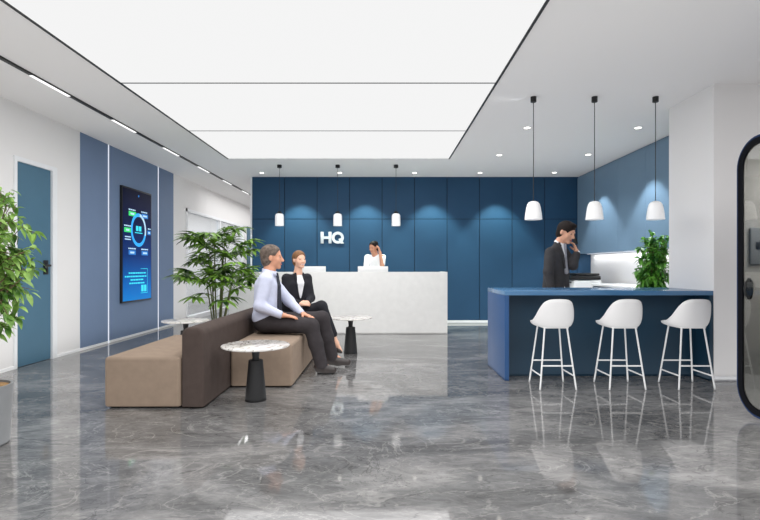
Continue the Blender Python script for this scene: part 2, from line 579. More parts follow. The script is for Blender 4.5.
# pendants
sp = None
for x, lab in ((-2.02, 'small white cylinder pendant hanging leftmost above the reception desk'),
               (-.873, 'small white cylinder pendant hanging above the HQ letters'),
               (.276, 'small white cylinder pendant hanging rightmost above the reception desk')):
    y = 9.85
    if sp is None:
        sp = thing('pendant_lamp', lab, 'pendant lamp', (x, y, CEIL), 'small pendants above the reception desk')
        MB().lathe([(.045, CEIL), (.045, CEIL - .055), (.03, CEIL - .06)], (x, y), 24).build('ceiling_canopy', M['black'], sp)
        MB().tube([(x, y, CEIL - .05), (x, y, 2.33)], .0035, 6).build('cord', M['black'], sp)
        MB().lathe([(.0001, 2.345), (.03, 2.345), (.045, 2.325), (.045, 2.30), (.03, 2.295)], (x, y), 24).build('cap', M['black'], sp)
        MB().lathe([(.03, 2.305), (.055, 2.30), (.075, 2.285), (.084, 2.255), (.086, 2.06), (.080, 2.06), (.078, 2.25), (.05, 2.29), (.01, 2.295)], (x, y), 32).build('lamp_shade', M['pend'], sp)
    else:
        dup(sp, (x, y, CEIL), lab)
bp = None
for x, lab in ((1.79, 'large white dome pendant above the bar stool nearest the reception desk'),
               (2.512, 'large white dome pendant above the middle bar stool'),
               (3.233, 'large white dome pendant above the bar stool beside the white pillar')):
    y = 5.91
    if bp is None:
        bp = thing('pendant_lamp', lab, 'pendant lamp', (x, y, CEIL), 'large dome pendants above the bar')
        MB().lathe([(.034, CEIL), (.034, CEIL - .06), (.028, CEIL - .064)], (x, y), 24).build('ceiling_canopy', M['black'], bp)
        MB().tube([(x, y, CEIL - .06), (x, y, 2.02)], .0045, 8).build('cord', M['black'], bp)
        MB().lathe([(.0001, 2.026), (.03, 2.026), (.055, 2.015), (.072, 1.99), (.083, 1.95), (.094, 1.88), (.101, 1.81), (.096, 1.81),
                    (.088, 1.88), (.077, 1.95), (.066, 1.985), (.04, 2.008), (.0001, 2.012)], (x, y), 40).build('lamp_shade', M['pend'], bp)
    else:
        dup(bp, (x, y, CEIL), lab)

# ================================================================== WALL DISPLAY
VY0, VY1, VZ0, VZ1 = 8.56, 9.655, .625, 2.655
t = thing('wall_display', 'tall black framed digital display with glowing blue dashboard on blue wall', 'display', (XL + .008, (VY0 + VY1) / 2, VZ0))
MB().box(XL + .008, XL + .05, VY0, VY1, VZ0, VZ1, .006).build('housing', M['black'], t)
sx = XL + .051
scr = MB().box(sx - .002, sx + .001, VY0 + .025, VY1 - .025, VZ0 + .03, VZ1 - .03).build('screen', M['screen'], t, False)


def S(u, v):       # screen coordinates, u to the right as seen, v downward, 0..1
    return VY0 + u * (VY1 - VY0), VZ1 - v * (VZ1 - VZ0)


def sbox(mb, u0, u1, v0, v1, lift=.002):
    a, zt = S(u0, v0)
    b, zb = S(u1, v1)
    return mb.box(sx, sx + lift, a, b, zb, zt)


def sring(mb, cu, cv, ro, ri, a0, a1, n=40, lift=.002):
    cy, cz = S(cu, cv)
    o = [(cy + ro * math.cos(a0 + (a1 - a0) * k / n), cz + ro * 1.07 * math.sin(a0 + (a1 - a0) * k / n)) for k in range(n + 1)]
    i = [(cy + ri * math.cos(a0 + (a1 - a0) * k / n), cz + ri * 1.07 * math.sin(a0 + (a1 - a0) * k / n)) for k in range(n + 1)]
    for k in range(n):
        mb.prism([o[k], o[k + 1], i[k + 1], i[k]], 'x', sx, sx + lift)
    return mb


sring(MB(), .53, .36, .285, .225, PI * .45, PI * 1.9).build('ring_chart', M['ringb'], t, False)
sring(MB(), .53, .36, .285, .235, -PI * .1, PI * .45, 20).build('ring_chart', M['pale'], t, False)
g = MB()
sbox(g, .44, .52, .325, .37)
sbox(g, .54, .62, .325, .37)
sbox(g, .40, .66, .382, .39)
g.build('ring_value', M['cyan'], t, False)
g = MB()
sbox(g, .62, .70, .855, .915)
sbox(g, .72, .80, .855, .915)
sbox(g, .60, .84, .705, .709)
sbox(g, .836, .842, .705, .93)
sbox(g, .60, .84, .926, .93)
for a, b, v in ((.20, .80, .745), (.08, .80, .775), (.26, .72, .805), (.22, .76, .835)):
    u = a
    while u < b - .02:
        wd = random.uniform(.04, .10)
        sbox(g, u, min(b, u + wd), v - .006, v + .007)
        u += wd + .014
g.build('screen_readout', M['cyan'], t, False)
for (u, v, wd) in ((.32, .19, .24), (.74, .19, .24), (.17, .335, .22), (.91, .335, .10), (.31, .53, .24), (.74, .53, .24)):
    g2 = MB()
    uu = u - wd / 2
    while uu < u + wd / 2 - .02:
        ww = random.uniform(.03, .07)
        sbox(g2, uu, min(u + wd / 2, uu + ww), v - .005, v + .006)
        uu += ww + .012
    if v == .335 and u < .5:
        g2.build('caption_text', M['pale'], t, False)
        g2 = MB()
        for v2 in (.43, .452):
            sbox(g2, .08, .27, v2 - .004, v2 + .005)
    g2.build('caption_text', M['pale'], t, False)
for m_, u0, u1, v0, a, b in (('green', .20, .44, .205, .26, .38), ('green', .06, .28, .352, .12, .22), ('bluebox', .63, .86, .205, .68, .82),
                            ('bluebox', .84, .96, .352, .87, .94), ('bluebox', .20, .43, .545, .25, .38), ('bluebox', .63, .86, .545, .68, .82)):
    vb = sbox(MB(), u0, u1, v0, v0 + .04).build('value_box', M[m_], t, False)
    sbox(MB(), a, b, v0 + .012, v0 + .028, .003).build('value_text', M['pale'], vb, False)
cy_, cz_ = S(.53, .055)
MB().prism([(cy_ + .02 * math.cos(a * PI / 8), cz_ + .02 * math.sin(a * PI / 8)) for a in range(16)], 'x', sx, sx + .003).build('camera_lens', M['bluebox'], t, False)

# ================================================================== RECEPTION DESK
ry = 9.33
t = thing('reception_desk', 'long pale grey reception desk in front of the navy wall', 'desk', (-.82, ry + .35, 0))
MB().box(-2.855, 1.222, ry, ry + .06, 0, 1.158, .006).build('front_panel', M['desk'], t)
for x0 in (-2.855, 1.162):
    MB().box(x0, x0 + .06, ry + .06, ry + .75, 0, 1.158, .004).build('side_panel', M['desk'], t)
MB().box(-2.795, 1.162, ry + .06, ry + .26, 1.11, 1.150, .004).build('ledge', M['desk'], t)
MB().box(-2.795, 1.162, ry + .06, ry + .72, .72, .75, .003).build('work_surface', M['white'], t)
for x0, x1, lab in ((-1.62, -1.06, 'white raised screen on the reception desk behind the seated woman'),
                    (-.455, .113, 'white raised screen on the reception desk in front of the receptionist')):
    s = thing('desk_screen', lab, 'desk screen', ((x0 + x1) / 2, ry + .11, 1.1505), 'white screens on the reception desk')
    MB().box(x0, x1, ry + .07, ry + .10, 1.152, 1.263, .005).build('screen_panel', M['white'], s)
    for xf in (x0 + .08, x1 - .16):
        MB().box(xf, xf + .08, ry + .10, ry + .17, 1.1505, 1.158).build('foot', M['white'], s)

# HQ letters
t = thing('wall_sign', 'white metal HQ letters mounted on the navy wall', 'sign', (-1.11, YB, 1.775))
hx, hz, hh, th = -1.366, 1.775, .258, .066
MB().box(hx, hx + th, YB - .03, YB, hz, hz + hh, .003).box(hx + .175, hx + .175 + th, YB - .03, YB, hz, hz + hh, .003)\
    .box(hx + th, hx + .175, YB - .029, YB, hz + hh / 2 - .029, hz + hh / 2 + .029).build('letter', M['letter'], t)
qx, qz = -.985, hz + hh / 2
n = 44
out = [(qx + .135 * math.cos(2 * PI * k / n), qz + .133 * math.sin(2 * PI * k / n)) for k in range(n)]
inn = [(qx + .074 * math.cos(2 * PI * k / n), qz + .073 * math.sin(2 * PI * k / n)) for k in range(n)]
MB().ring(out, inn, 'y', YB - .03, YB).prism([(qx + .015, qz - .03), (qx + .062, qz - .012), (qx + .14, qz - .128), (qx + .07, qz - .134)], 'y', YB - .032, YB)\
    .build('letter', M['letter'], t)

# ================================================================== BAR COUNTER
BX0, BX1, BY0, BY1, BZ = 1.349, 3.643, 5.495, 6.38, .988
t = thing('bar_counter', 'blue bar counter with dark teal recessed front beside the white pillar', 'bar counter', ((BX0 + BX1) / 2, 5.95, 0))
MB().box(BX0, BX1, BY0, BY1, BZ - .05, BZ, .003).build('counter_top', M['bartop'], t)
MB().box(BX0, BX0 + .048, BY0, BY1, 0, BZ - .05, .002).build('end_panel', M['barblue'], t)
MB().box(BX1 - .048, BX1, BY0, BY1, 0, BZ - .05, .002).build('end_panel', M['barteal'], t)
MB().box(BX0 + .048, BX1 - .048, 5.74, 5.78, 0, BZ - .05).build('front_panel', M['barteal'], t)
MB().box(BX0 + .048, BX1 - .048, 5.78, BY1 - .02, .45, .48).build('shelf', M['barblue'], t)


# bar stools
def make_stool(cx, cy, label):
    t = thing('bar_stool', label, 'bar stool', (cx, cy, 0), 'white bar stools at the blue bar')
    nphi, nr = 64, 22
    vs, fs = [], []
    for j in range(nr + 1):
        u = j / nr
        for k in range(nphi):
            ph = 2 * PI * k / nphi
            c, s_ = math.cos(ph), math.sin(ph)          # c = +1 at the front (towards the bar, +Y)
            e = 2 / 2.6
            px = .197 * math.copysign(abs(s_) ** e, s_)
            py = (.222 if c > 0 else .205) * math.copysign(abs(c) ** e, c)
            q = (1 - c) / 2                              # 0 front, 1 back
            zr = float(np.interp(q, (0, .25, .5, .64, .775, .87, .95, 1), (.667, .670, .692, .748, .836, .892, .918, .925)))
            sm = (zr - .657) / .268
            zb = .642 - .008 * q
            if u < .55:
                r = u / .55 * .80
                z = zb + .006 * (u / .55) ** 3
                fx = fy = r
            else:
                w_ = (u - .55) / .45
                r = .80 + .20 * math.sin(w_ * PI / 2) ** .8
                z = zb + .006 + (zr - zb - .006) * w_ ** 1.5
                fx = r * (1 - .10 * w_ ** 2 * sm)
                fy = r
            y_ = py * fy
            if c < 0:
                y_ += -.03 * max(0, (z - .66) / .27) + .02 * sm
            vs.append((cx + px * fx, cy + y_, z))
    for j in range(nr):
        for k in range(nphi):
            fs.append((j * nphi + k, j * nphi + (k + 1) % nphi, (j + 1) * nphi + (k + 1) % nphi, (j + 1) * nphi + k))
    sh = MB().add(vs, fs).build('seat_shell', M['shell'], t, True, 80)
    md = sh.modifiers.new('thickness', 'SOLIDIFY')
    md.thickness = .014
    md.offset = 1
    R = .0085
    for sx_ in (-1, 1):
        for sy_ in (-1, 1):
            MB().tube([(cx + sx_ * .115, cy + sy_ * .115, .632), (cx + sx_ * .184, cy + sy_ * .186, 0.0)], R, 12).build('leg', M['wmetal'], t)
    MB().box(cx - .13, cx + .13, cy - .13, cy + .13, .618, .634, .006).build('seat_mount', M['wmetal'], t)
    f = lambda z: (.115 + (.632 - z) / .632 * .069, .115 + (.632 - z) / .632 * .071)
    a, b = f(.24)
    for sy_ in (-1, 1):
        MB().tube([(cx - a, cy + sy_ * b, .24), (cx + a, cy + sy_ * b, .24)], .0075, 10).build('stretcher', M['wmetal'], t)
    a, b = f(.14)
    for sx_ in (-1, 1):
        MB().tube([(cx + sx_ * a, cy - b, .14), (cx + sx_ * a, cy + b, .14)], .0075, 10).build('stretcher', M['wmetal'], t)
    return t


st = make_stool(1.79, 5.265, 'white bucket bar stool nearest the open end of the blue bar')
dup(st, (2.496, 5.265, 0), 'white bucket bar stool in the middle of the row at the blue bar')
dup(st, (3.20, 5.265, 0), 'white bucket bar stool beside the white pillar')

# ================================================================== RIGHT RECESS: cabinets, copier
KX = 4.36
t = thing('wall_cabinet', 'tall grey blue wall cabinets hanging from ceiling beside the navy wall', 'cabinet', (4.5, 8.8, 1.54))
MB().box(KX + .02, XR - .004, 6.36, YB - .002, 1.54, CEIL - .002).build('carcass', M['cabinet'], t, False)
edges = [6.36, 7.32, 8.28, 9.24, 10.20, YB - .002]
for a, b in zip(edges[:-1], edges[1:]):
    MB().box(KX, KX + .02, a + .002, b - .002, 1.54, CEIL - .03, .0015).build('door', M['cabinet'], t, False)
MB().box(4.56, 4.60, 6.5, YB - .05, 1.532, 1.54).build('under_light', M['led'], t, False)
KC = 4.06
t = thing('base_cabinet', 'low base cabinet with white countertop along the recess wall', 'cabinet', (4.35, 8.9, 0))
MB().box(KC + .03, XR - .004, 8.32, 9.68, 0, .89).build('carcass', M['barteal'], t, False)
MB().box(KC, XR - .004, 8.02, 9.70, .89, .93, .004).build('countertop', M['white'], t)
for a in (8.33, 9.01):
    dd = MB().box(KC + .012, KC + .03, a, a + .66, .06, .87, .002).build('door', M['barteal'], t)
    MB().box(KC - .004, KC + .012, a + .30, a + .42, .80, .815, .003).build('handle', M['black'], dd)

t = thing('copier', 'white office copier with black top behind the man on the phone', 'copier', (4.07, 10.2, 0))
MB().box(3.80, 4.34, 9.88, 10.46, .04, .98, .015).build('body', M['white'], t)
MB().box(3.74, 4.34, 9.90, 10.46, .995, 1.075, .02).build('scanner', M['black'], t)
MB().box(3.86, 4.34, 9.96, 10.44, 1.078, 1.125, .018).build('lid', M['black'], t)
MB().box(3.66, 3.79, 10.0, 10.36, .93, .95, .005).build('paper_tray', M['black'], t)
for x in (3.86, 4.28):
    for y in (9.94, 10.40):
        MB().lathe([(.022, 0), (.022, .04)], (x, y), 14).build('caster', M['black'], t)
for z in (.14, .36, .58):
    MB().box(3.86, 4.28, 9.872, 9.885, z, z + .19, .004).build('drawer', M['white'], t)

# ================================================================== SOFA MODULES AND TABLES
BX = -1.775


sofa = thing('sofa', 'low two-sided modular sofa with taupe seats and long dark brown central backrest', 'sofa', (-1.672, 5.5, 0))


def bench(y0, y1, x0, x1, label):
    t = MB().box(x0, x1, y0, y1, .010, .455, .032, 5).build('seat', M['bench'], sofa, True, 60)
    MB().box(x0 + .04, x1 - .04, y0 + .04, y1 - .04, 0, .016).build('plinth', M['black'], t, False)
    return t


bench(4.405, 5.89, -2.452, BX - .002, 'taupe upholstered bench left of the dark backrest, empty')
bench(5.17, 5.886, -1.570, -.926, 'taupe upholstered bench behind the front marble table, right of the dark backrest')
bench(5.892, 7.02, -1.570, -.926, 'taupe upholstered bench the two seated people share, farthest along the backrest')
prof = []
x0, x1, zt, rr = BX, -1.573, .716, .07
for k in range(9):
    a = PI - k * PI / 16
    prof.append((x0 + rr + rr * math.cos(a), zt - rr + rr * math.sin(a)))
for k in range(9):
    a = PI / 2 - k * PI / 16
    prof.append((x1 - rr + rr * math.cos(a), zt - rr + rr * math.sin(a)))
prof += [(x1, .014), (x0, .014)]
ins = []
bk = MB()
cxm = (x0 + x1) / 2
layers = [(4.41, .022), (4.417, .010), (4.43, .003), (4.45, 0), (6.98, 0), (7.00, .003), (7.013, .010), (7.02, .022)]
nv = len(prof)
vs = []
for yy, i_ in layers:
    for (px, pz) in prof:
        k = 1 - i_ / .1
        vs.append((cxm + (px - cxm) * k, yy, pz - (i_ if pz > .3 else 0)))
fs = [tuple(range(nv)), tuple(range((len(layers) - 1) * nv, len(layers) * nv))]
for j in range(len(layers) - 1):
    for k in range(nv):
        fs.append((j * nv + k, j * nv + (k + 1) % nv, (j + 1) * nv + (k + 1) % nv, (j + 1) * nv + k))
t = bk.add(vs, fs).build('backrest', M['backrest'], sofa, True, 50)
t['label'] = 'dark brown backrest'
MB().box(x0 + .03, x1 - .03, 4.47, 6.98, 0, .016).build('plinth', M['black'], t, False)


def table(x, y, label):
    t = thing('side_table', label, 'side table', (x, y, 0), 'round marble side tables')
    MB().lathe([(.0001, .498), (.29, .498), (.309, .503), (.316, .511), (.314, .519), (.308, .522), (.0001, .522)], (x, y), 64).build('table_top', M['marble'], t)
    MB().lathe([(.0001, 0), (.099, 0), (.099, .006), (.066, .372), (.062, .378), (.034, .379), (.030, .40), (.041, .495), (.041, .499), (.0001, .499)], (x, y), 40).build('pedestal', M['blackm'], t)
    return t


tb = table(-1.187, 4.70, 'round marble side table with black cone pedestal in front of the right bench')
dup(tb, (-.457, 7.27, 0), 'round marble side table with black cone pedestal before the reception desk')
dup(tb, (-2.70, 6.88, 0), 'round marble side table mostly hidden behind the dark backrest, by the fan palm')


# ================================================================== PLANTS
def leaf_geo(mb, base, d, up, L, W, fold=.25, droop=.3):
    d = d.normalized()
    side = d.cross(up)
    if side.length < 1e-4:
        side = Vector((1, 0, 0))
    side.normalize()
    n_ = side.cross(d).normalized()
    pts = []
    prof = ((0, .08), (.25, .85), (.5, 1.0), (.78, .6), (1, .0))
    for s_, w_ in prof:
        c = base + d * (L * s_) - Vector((0, 0, 1)) * (droop * L * s_ * s_)
        pts.append((c + side * W / 2 * w_ + n_ * fold * W * w_ * .5, c, c - side * W / 2 * w_ + n_ * fold * W * w_ * .5))
    vs = [p for tri in pts for p in tri]
    fs = []
    for i in range(len(prof) - 1):
        fs += [(3 * i, 3 * i + 1, 3 * i + 4, 3 * i + 3), (3 * i + 1, 3 * i + 2, 3 * i + 5, 3 * i + 4)]
    mb.add(vs, fs)


def rnd(r):
    while True:
        v = Vector((random.uniform(-1, 1), random.uniform(-1, 1), random.uniform(-1, 1)))
        if v.length < 1:
            return v * r


def leafy(name, label, cat, x, y, pot_r, pot_h, potm, soil_z, trunks, crown, leafm, nbr, leaves_per, L, W, droop=.45):
    """a potted tree: crown = (centre, radii)"""
    t = thing(name, label, cat, (x, y, 0))
    p = MB().lathe([(.0001, 0), (pot_r * .86, 0), (pot_r * .9, .01), (pot_r, pot_h), (pot_r - .018, pot_h), (pot_r - .022, pot_h - .05), (.0001, pot_h - .05)], (x, y), 48).build('pot', potm, t)
    MB().lathe([(.0001, soil_z - .015), (pot_r - .022, soil_z - .02), (pot_r - .02, soil_z + .004), (pot_r * .5, soil_z + .014), (.0001, soil_z + .016)], (x, y), 32).build('soil', M['soil'], t)
    c, rad = Vector(crown[0]), crown[1]
    tips = []
    st_ = MB()
    for (ox, oy, tz) in trunks:
        b0 = Vector((x + ox * .3, y + oy * .3, soil_z))
        b1 = Vector((x + ox, y + oy, tz))
        mid = (b0 + b1) / 2 + rnd(.03)
        st_.tube([b0, mid, b1], [.016, .013, .009], 8)
        tips.append((b0, mid, b1))
    fo = MB()
    for i in range(nbr):
        b0, mid, b1 = random.choice(tips)
        k = random.random()
        s0 = mid.lerp(b1, k)
        v = rnd(1)
        v = v.normalized() * (v.length ** .45)
        e = Vector((c.x + v.x * rad[0], c.y + v.y * rad[1], c.z + v.z * rad[2]))
        m_ = s0.lerp(e, .55) + Vector((0, 0, .06))
        st_.tube([s0, m_, e], [.006, .004, .002], 5)
        for j in range(leaves_per):
            q = .3 + .75 * random.random()
            q = min(q, 1)
            pp = s0.lerp(m_, q / .55) if q < .55 else m_.lerp(e, (q - .55) / .45)
            dd = (e - s0).normalized() * .5 + rnd(1.0)
            dd.z -= .25
            up = Vector((0, 0, 1)) + rnd(.5)
            k_ = random.uniform(.7, 1.15)
            leaf_geo(fo, pp + rnd(.02), dd, up, L * k_, W * k_, .3, droop)
    st_.build('stem', M['bark'], t)
    fo.build('foliage', leafm, t, True, 60)
    return t


random.seed(3)
leafy('potted_ficus', 'light green leafy ficus in tall grey pot before the blue door', 'potted plant', -2.825, 3.50, .20, .42, M['pot'], .40,
      [(.02, .0, 1.35), (-.05, .04, 1.55), (.06, -.03, 1.15)], ((-2.76, 3.50, 1.31), (.28, .30, .59)), M['ficus'], 125, 14, .076, .040)
random.seed(5)
leafy('potted_shrub', 'bushy green plant behind the bar against the white pillar', 'potted plant', 4.02, 7.40, .17, .40, M['darkpot'], .38,
      [(.0, .0, 1.45), (-.05, .03, 1.25), (.05, 0, 1.3)], ((4.02, 7.40, 1.34), (.25, .25, .50)), M['shrub'], 85, 14, .11, .055)

# fan palm
random.seed(11)
px_, py_ = -2.63, 8.0
t = thing('fan_palm', 'tall potted fan palm behind the dark brown backrest', 'potted plant', (px_, py_, 0))
MB().lathe([(.0001, 0), (.15, 0), (.155, .01), (.18, .36), (.165, .36), (.16, .32), (.0001, .32)], (px_, py_), 40).build('pot', M['darkpot'], t)
MB().lathe([(.0001, .30), (.158, .30), (.16, .325), (.0001, .34)], (px_, py_), 30).build('soil', M['soil'], t)
fo = MB()
canes = [(-.03, -.02, 1.80), (.06, .03, 1.68), (-.10, .05, 1.55), (.10, -.05, 1.48), (.02, .08, 1.38), (-.05, -.08, 1.0), (.12, .05, .98), (.02, -.12, .80), (-.10, -.06, 1.12), (.16, -.02, 1.10)]
for (ox, oy, hz_) in canes:
    b0 = Vector((px_ + ox * .6, py_ + oy * .6, .32))
    b1 = Vector((px_ + ox * 1.6, py_ + oy * 1.6, hz_))
    MB().tube([b0, (b0 + b1) / 2 + rnd(.012), b1], [.012, .011, .008], 8).build('cane', M['cane'], t)
    nf = 7 if hz_ > .9 else 5
    a0 = random.random() * 6.28
    for i in range(nf):
        a = a0 + i * 2 * PI / nf * 1.07 + random.uniform(-.2, .2)
        el = random.uniform(.1, .75) if hz_ > .9 else random.uniform(.0, .5)
        hd = Vector((math.cos(a) * math.cos(el), math.sin(a) * math.cos(el), math.sin(el)))
        s0 = b0.lerp(b1, random.uniform(.78, 1.0))
        Lp = random.uniform(.24, .48)
        e = s0 + hd * Lp
        fo.tube([s0, s0 + hd * Lp * .5 + Vector((0, 0, .012)), e], [.004, .0035, .003], 5)
        side = hd.cross(Vector((0, 0, 1))).normalized()
        nl = random.choice((8, 9, 10))
        for q in range(nl):
            fa = (q / (nl - 1) - .5) * 2 * 1.75
            dd = hd * math.cos(fa) + side * math.sin(fa) + Vector((0, 0, -.10 + .08 * math.cos(fa)))
            ll = random.uniform(.26, .37) * (.78 + .22 * math.cos(fa))
            leaf_geo(fo, e, dd, Vector((0, 0, 1)) + rnd(.25), ll, .068, .35, .38)
fo.build('foliage', M['palm'], t, True, 60)

# ================================================================== PHONE BOOTH
BXF, BYF, BYN, BZ0, BZ1 = 3.05, 4.29, 3.22, .025, 2.32
t = thing('phone_booth', 'navy rounded phone booth with black framed glass door by the right edge', 'phone booth', (3.55, 3.75, 0))


def rrect(y0, y1, z0, z1, r, n=10):
    o = []
    for cy2, cz2, a0 in ((y1 - r, z1 - r, 0), (y0 + r, z1 - r, PI / 2), (y0 + r, z0 + r, PI), (y1 - r, z0 + r, 1.5 * PI)):
        for k in range(n + 1):
            a = a0 + k * PI / 2 / n
            o.append((cy2 + r * math.cos(a), cz2 + r * math.sin(a)))
    return o


def inset(i):
    return rrect(BYN + i, BYF - i, BZ0 + i, BZ1 - i, .24 - i)


MB().ring(inset(0), inset(.018), 'x', BXF - .006, 4.15).build('shell', M['boothblue'], t)
MB().ring(inset(.0175), inset(.07), 'x', BXF - .010, BXF + .006).build('door_frame', M['boothblack'], t)
MB().prism(inset(.066), 'x', BXF + .001, BXF + .005).build('glass_door', M['boothglass'], t, False)
MB().prism(inset(.018), 'x', 4.11, 4.15).build('back_panel', M['felt'], t)
MB().ring(inset(.018), inset(.03), 'x', BXF + .012, 4.11).build('lining', M['felt'], t)
hY, hZ = 4.165, 1.07
hb = MB()
pl = [(hY + .036 * math.cos(k * PI / 12), hZ + .09 * math.sin(k * PI / 12)) for k in range(24)]
hb.prism(pl, 'x', BXF + .002, BXF + .018)
hb.tube([(BXF + .01, hY - .012, hZ + .075), (BXF - .03, hY - .014, hZ + .055), (BXF - .04, hY - .014, hZ), (BXF - .03, hY - .014, hZ - .055), (BXF + .01, hY - .012, hZ - .075)], .009, 10)
hb.build('door_handle', M['black'], t)
cp = MB().box(3.125, 3.36, BYF - .050, BYF - .031, 1.27, 1.585, .008, 3).build('control_panel', M['greypanel'], t)
MB().box(3.17, 3.23, BYF - .056, BYF - .051, 1.40, 1.46, .002).build('socket', M['black'], cp)
MB().box(3.55, 4.10, BYN + .06, BYF - .06, .98, 1.01, .006).build('shelf', M['white'], t)
MB().box(3.55, 4.10, BYN + .06, BYF - .06, .42, .50, .02).build('seat', M['bench'], t)
for x in (3.2, 4.0):
    for y in (BYN + .3, BYF - .3):
        MB().lathe([(.03, 0), (.03, .03)], (x, y), 16).build('foot', M['black'], t)
# ================================================================== PEOPLE
# bodies and clothes are smooth unions of tapered limbs, turned into one surface each
def _eval(pr, X):
    if pr[0] == 'c':
        _, a, ra, b, rb = pr[:5]
        a = np.array(a, np.float32); b = np.array(b, np.float32)
        ba = b - a
        l2 = float(ba @ ba) + 1e-9
        t = np.clip(((X - a) @ ba) / l2, 0, 1)
        return np.linalg.norm(X - a - t[..., None] * ba, axis=-1) - (ra + (rb - ra) * t)
    _, c, rad, R = pr[:4]
    q = (X - np.array(c, np.float32)) @ np.array(R, np.float32).T
    rad = np.array(rad, np.float32)
    k0 = np.linalg.norm(q / rad, axis=-1)
    k1 = np.linalg.norm(q / (rad * rad), axis=-1)
    return np.where(k0 < 1e-4, -rad.min(), k0 * (k0 - 1) / np.maximum(k1, 1e-6))


def _bounds(pr):
    if pr[0] == 'c':
        a, ra, b, rb = (np.array(pr[1]), pr[2], np.array(pr[3]), pr[4])
        return np.minimum(a - ra, b - rb), np.maximum(a + ra, b + rb)
    r = max(pr[2])
    return np.array(pr[1]) - r, np.array(pr[1]) + r


def sculpt(name, prims, m, parent, h=.008, k=.03, cuts=(), holes=()):
    """prims: ('c', a, ra, b, rb[, k]) tapered limb or ('e', c, radii, axes[, k]) ellipsoid; cuts: (point, normal) keep the side away from normal"""
    lo = np.min([_bounds(p)[0] for p in prims], axis=0) - 3 * h - .02
    hi = np.max([_bounds(p)[1] for p in prims], axis=0) + 3 * h + .02
    n = np.ceil((hi - lo) / h).astype(int) + 1
    ax = [lo[i] + h * np.arange(n[i]) for i in range(3)]
    D = np.full(n, .3, np.float32)
    for p in prims:
        kk = p[5] if p[0] == 'c' and len(p) > 5 else (p[4] if p[0] == 'e' and len(p) > 4 else k)
        b0, b1 = _bounds(p)
        i0 = np.clip(np.floor((b0 - lo - kk - 2 * h) / h).astype(int), 0, n)
        i1 = np.clip(np.ceil((b1 - lo + kk + 2 * h) / h).astype(int) + 1, 0, n)
        sl = tuple(slice(i0[i], i1[i]) for i in range(3))
        X = np.stack(np.meshgrid(*[ax[i][sl[i]] for i in range(3)], indexing='ij'), -1).astype(np.float32)
        d = _eval(p, X)
        old = D[sl]
        hh = np.maximum(kk - np.abs(old - d), 0) / kk
        D[sl] = np.minimum(old, d) - hh * hh * kk * .25
    if cuts or holes:
        X = np.stack(np.meshgrid(*ax, indexing='ij'), -1).astype(np.float32)
        for q, nn in cuts:
            nn = np.array(Vector(nn).normalized(), np.float32)
            D = np.maximum(D, (X - np.array(q, np.float32)) @ nn)
        for p in holes:
            D = np.maximum(D, -_eval(p, X))
    D = np.where(np.abs(D) < 1e-7, 1e-7, D)
    sg = D < 0
    c = tuple(n - 1)
    cor = [(i, j, l) for i in (0, 1) for j in (0, 1) for l in (0, 1)]
    view = lambda A, o: A[o[0]:o[0] + c[0], o[1]:o[1] + c[1], o[2]:o[2] + c[2]]
    cnt = sum(view(sg, o).astype(np.int8) for o in cor)
    act = (cnt > 0) & (cnt < 8)
    I = np.argwhere(act)
    val = {o: D[I[:, 0] + o[0], I[:, 1] + o[1], I[:, 2] + o[2]] for o in cor}
    acc = np.zeros((len(I), 3)); w = np.zeros(len(I))
    for o in cor:
        for a in range(3):
            if o[a] == 0:
                o2 = tuple(o[b] + (b == a) for b in range(3))
                s = (val[o] < 0) != (val[o2] < 0)
                t = np.where(s, val[o] / np.where(s, val[o] - val[o2], 1), 0)
                pt = np.tile(np.array(o, float), (len(I), 1))
                pt[:, a] += t
                acc += pt * s[:, None]; w += s
    V = lo + h * (I + acc / w[:, None])
    idx = -np.ones(c, int)
    idx[act] = np.arange(len(I))
    faces = []
    for a in range(3):
        b, e = (a + 1) % 3, (a + 2) % 3
        s0 = [slice(None)] * 3; s1 = [slice(None)] * 3
        s0[a] = slice(0, -1); s1[a] = slice(1, None)
        E = np.argwhere(sg[tuple(s0)] != sg[tuple(s1)])
        E = E[(E[:, b] > 0) & (E[:, e] > 0) & (E[:, b] < c[b]) & (E[:, e] < c[e])]
        q = []
        for db, de in ((1, 1), (0, 1), (0, 0), (1, 0)):
            G = E.copy(); G[:, b] -= db; G[:, e] -= de
            q.append(idx[G[:, 0], G[:, 1], G[:, 2]])
        Q = np.stack(q, 1)
        flip = ~sg[E[:, 0], E[:, 1], E[:, 2]]
        Q[flip] = Q[flip][:, ::-1]
        faces.append(Q)
    Fc = np.concatenate(faces)
    Fc = Fc[(Fc >= 0).all(1)]
    off = np.array(parent_loc(parent))
    me = bpy.data.meshes.new(name)
    me.from_pydata((V - off).tolist(), [], Fc.tolist())
    me.shade_smooth()
    me.materials.append(m)
    o = bpy.data.objects.new(name, me)
    COL.objects.link(o)
    o.parent = parent
    return o


class Fr:       # a local frame: right, forward, up
    def __init__(s, c, fwd, up=(0, 0, 1)):
        s.c = Vector(c)
        s.f = Vector(fwd).normalized()
        u = Vector(up)
        s.r = s.f.cross(u).normalized()
        s.u = s.r.cross(s.f).normalized()

    def __call__(s, x, y, z):
        return s.c + s.r * x + s.f * y + s.u * z

    @property
    def R(s):
        return (tuple(s.r), tuple(s.f), tuple(s.u))


def C(a, ra, b, rb, k=None):
    return ('c', tuple(a), ra, tuple(b), rb) + ((k,) if k else ())


def E(c, rad, fr, k=None):
    return ('e', tuple(c), rad, fr.R) + ((k,) if k else ())


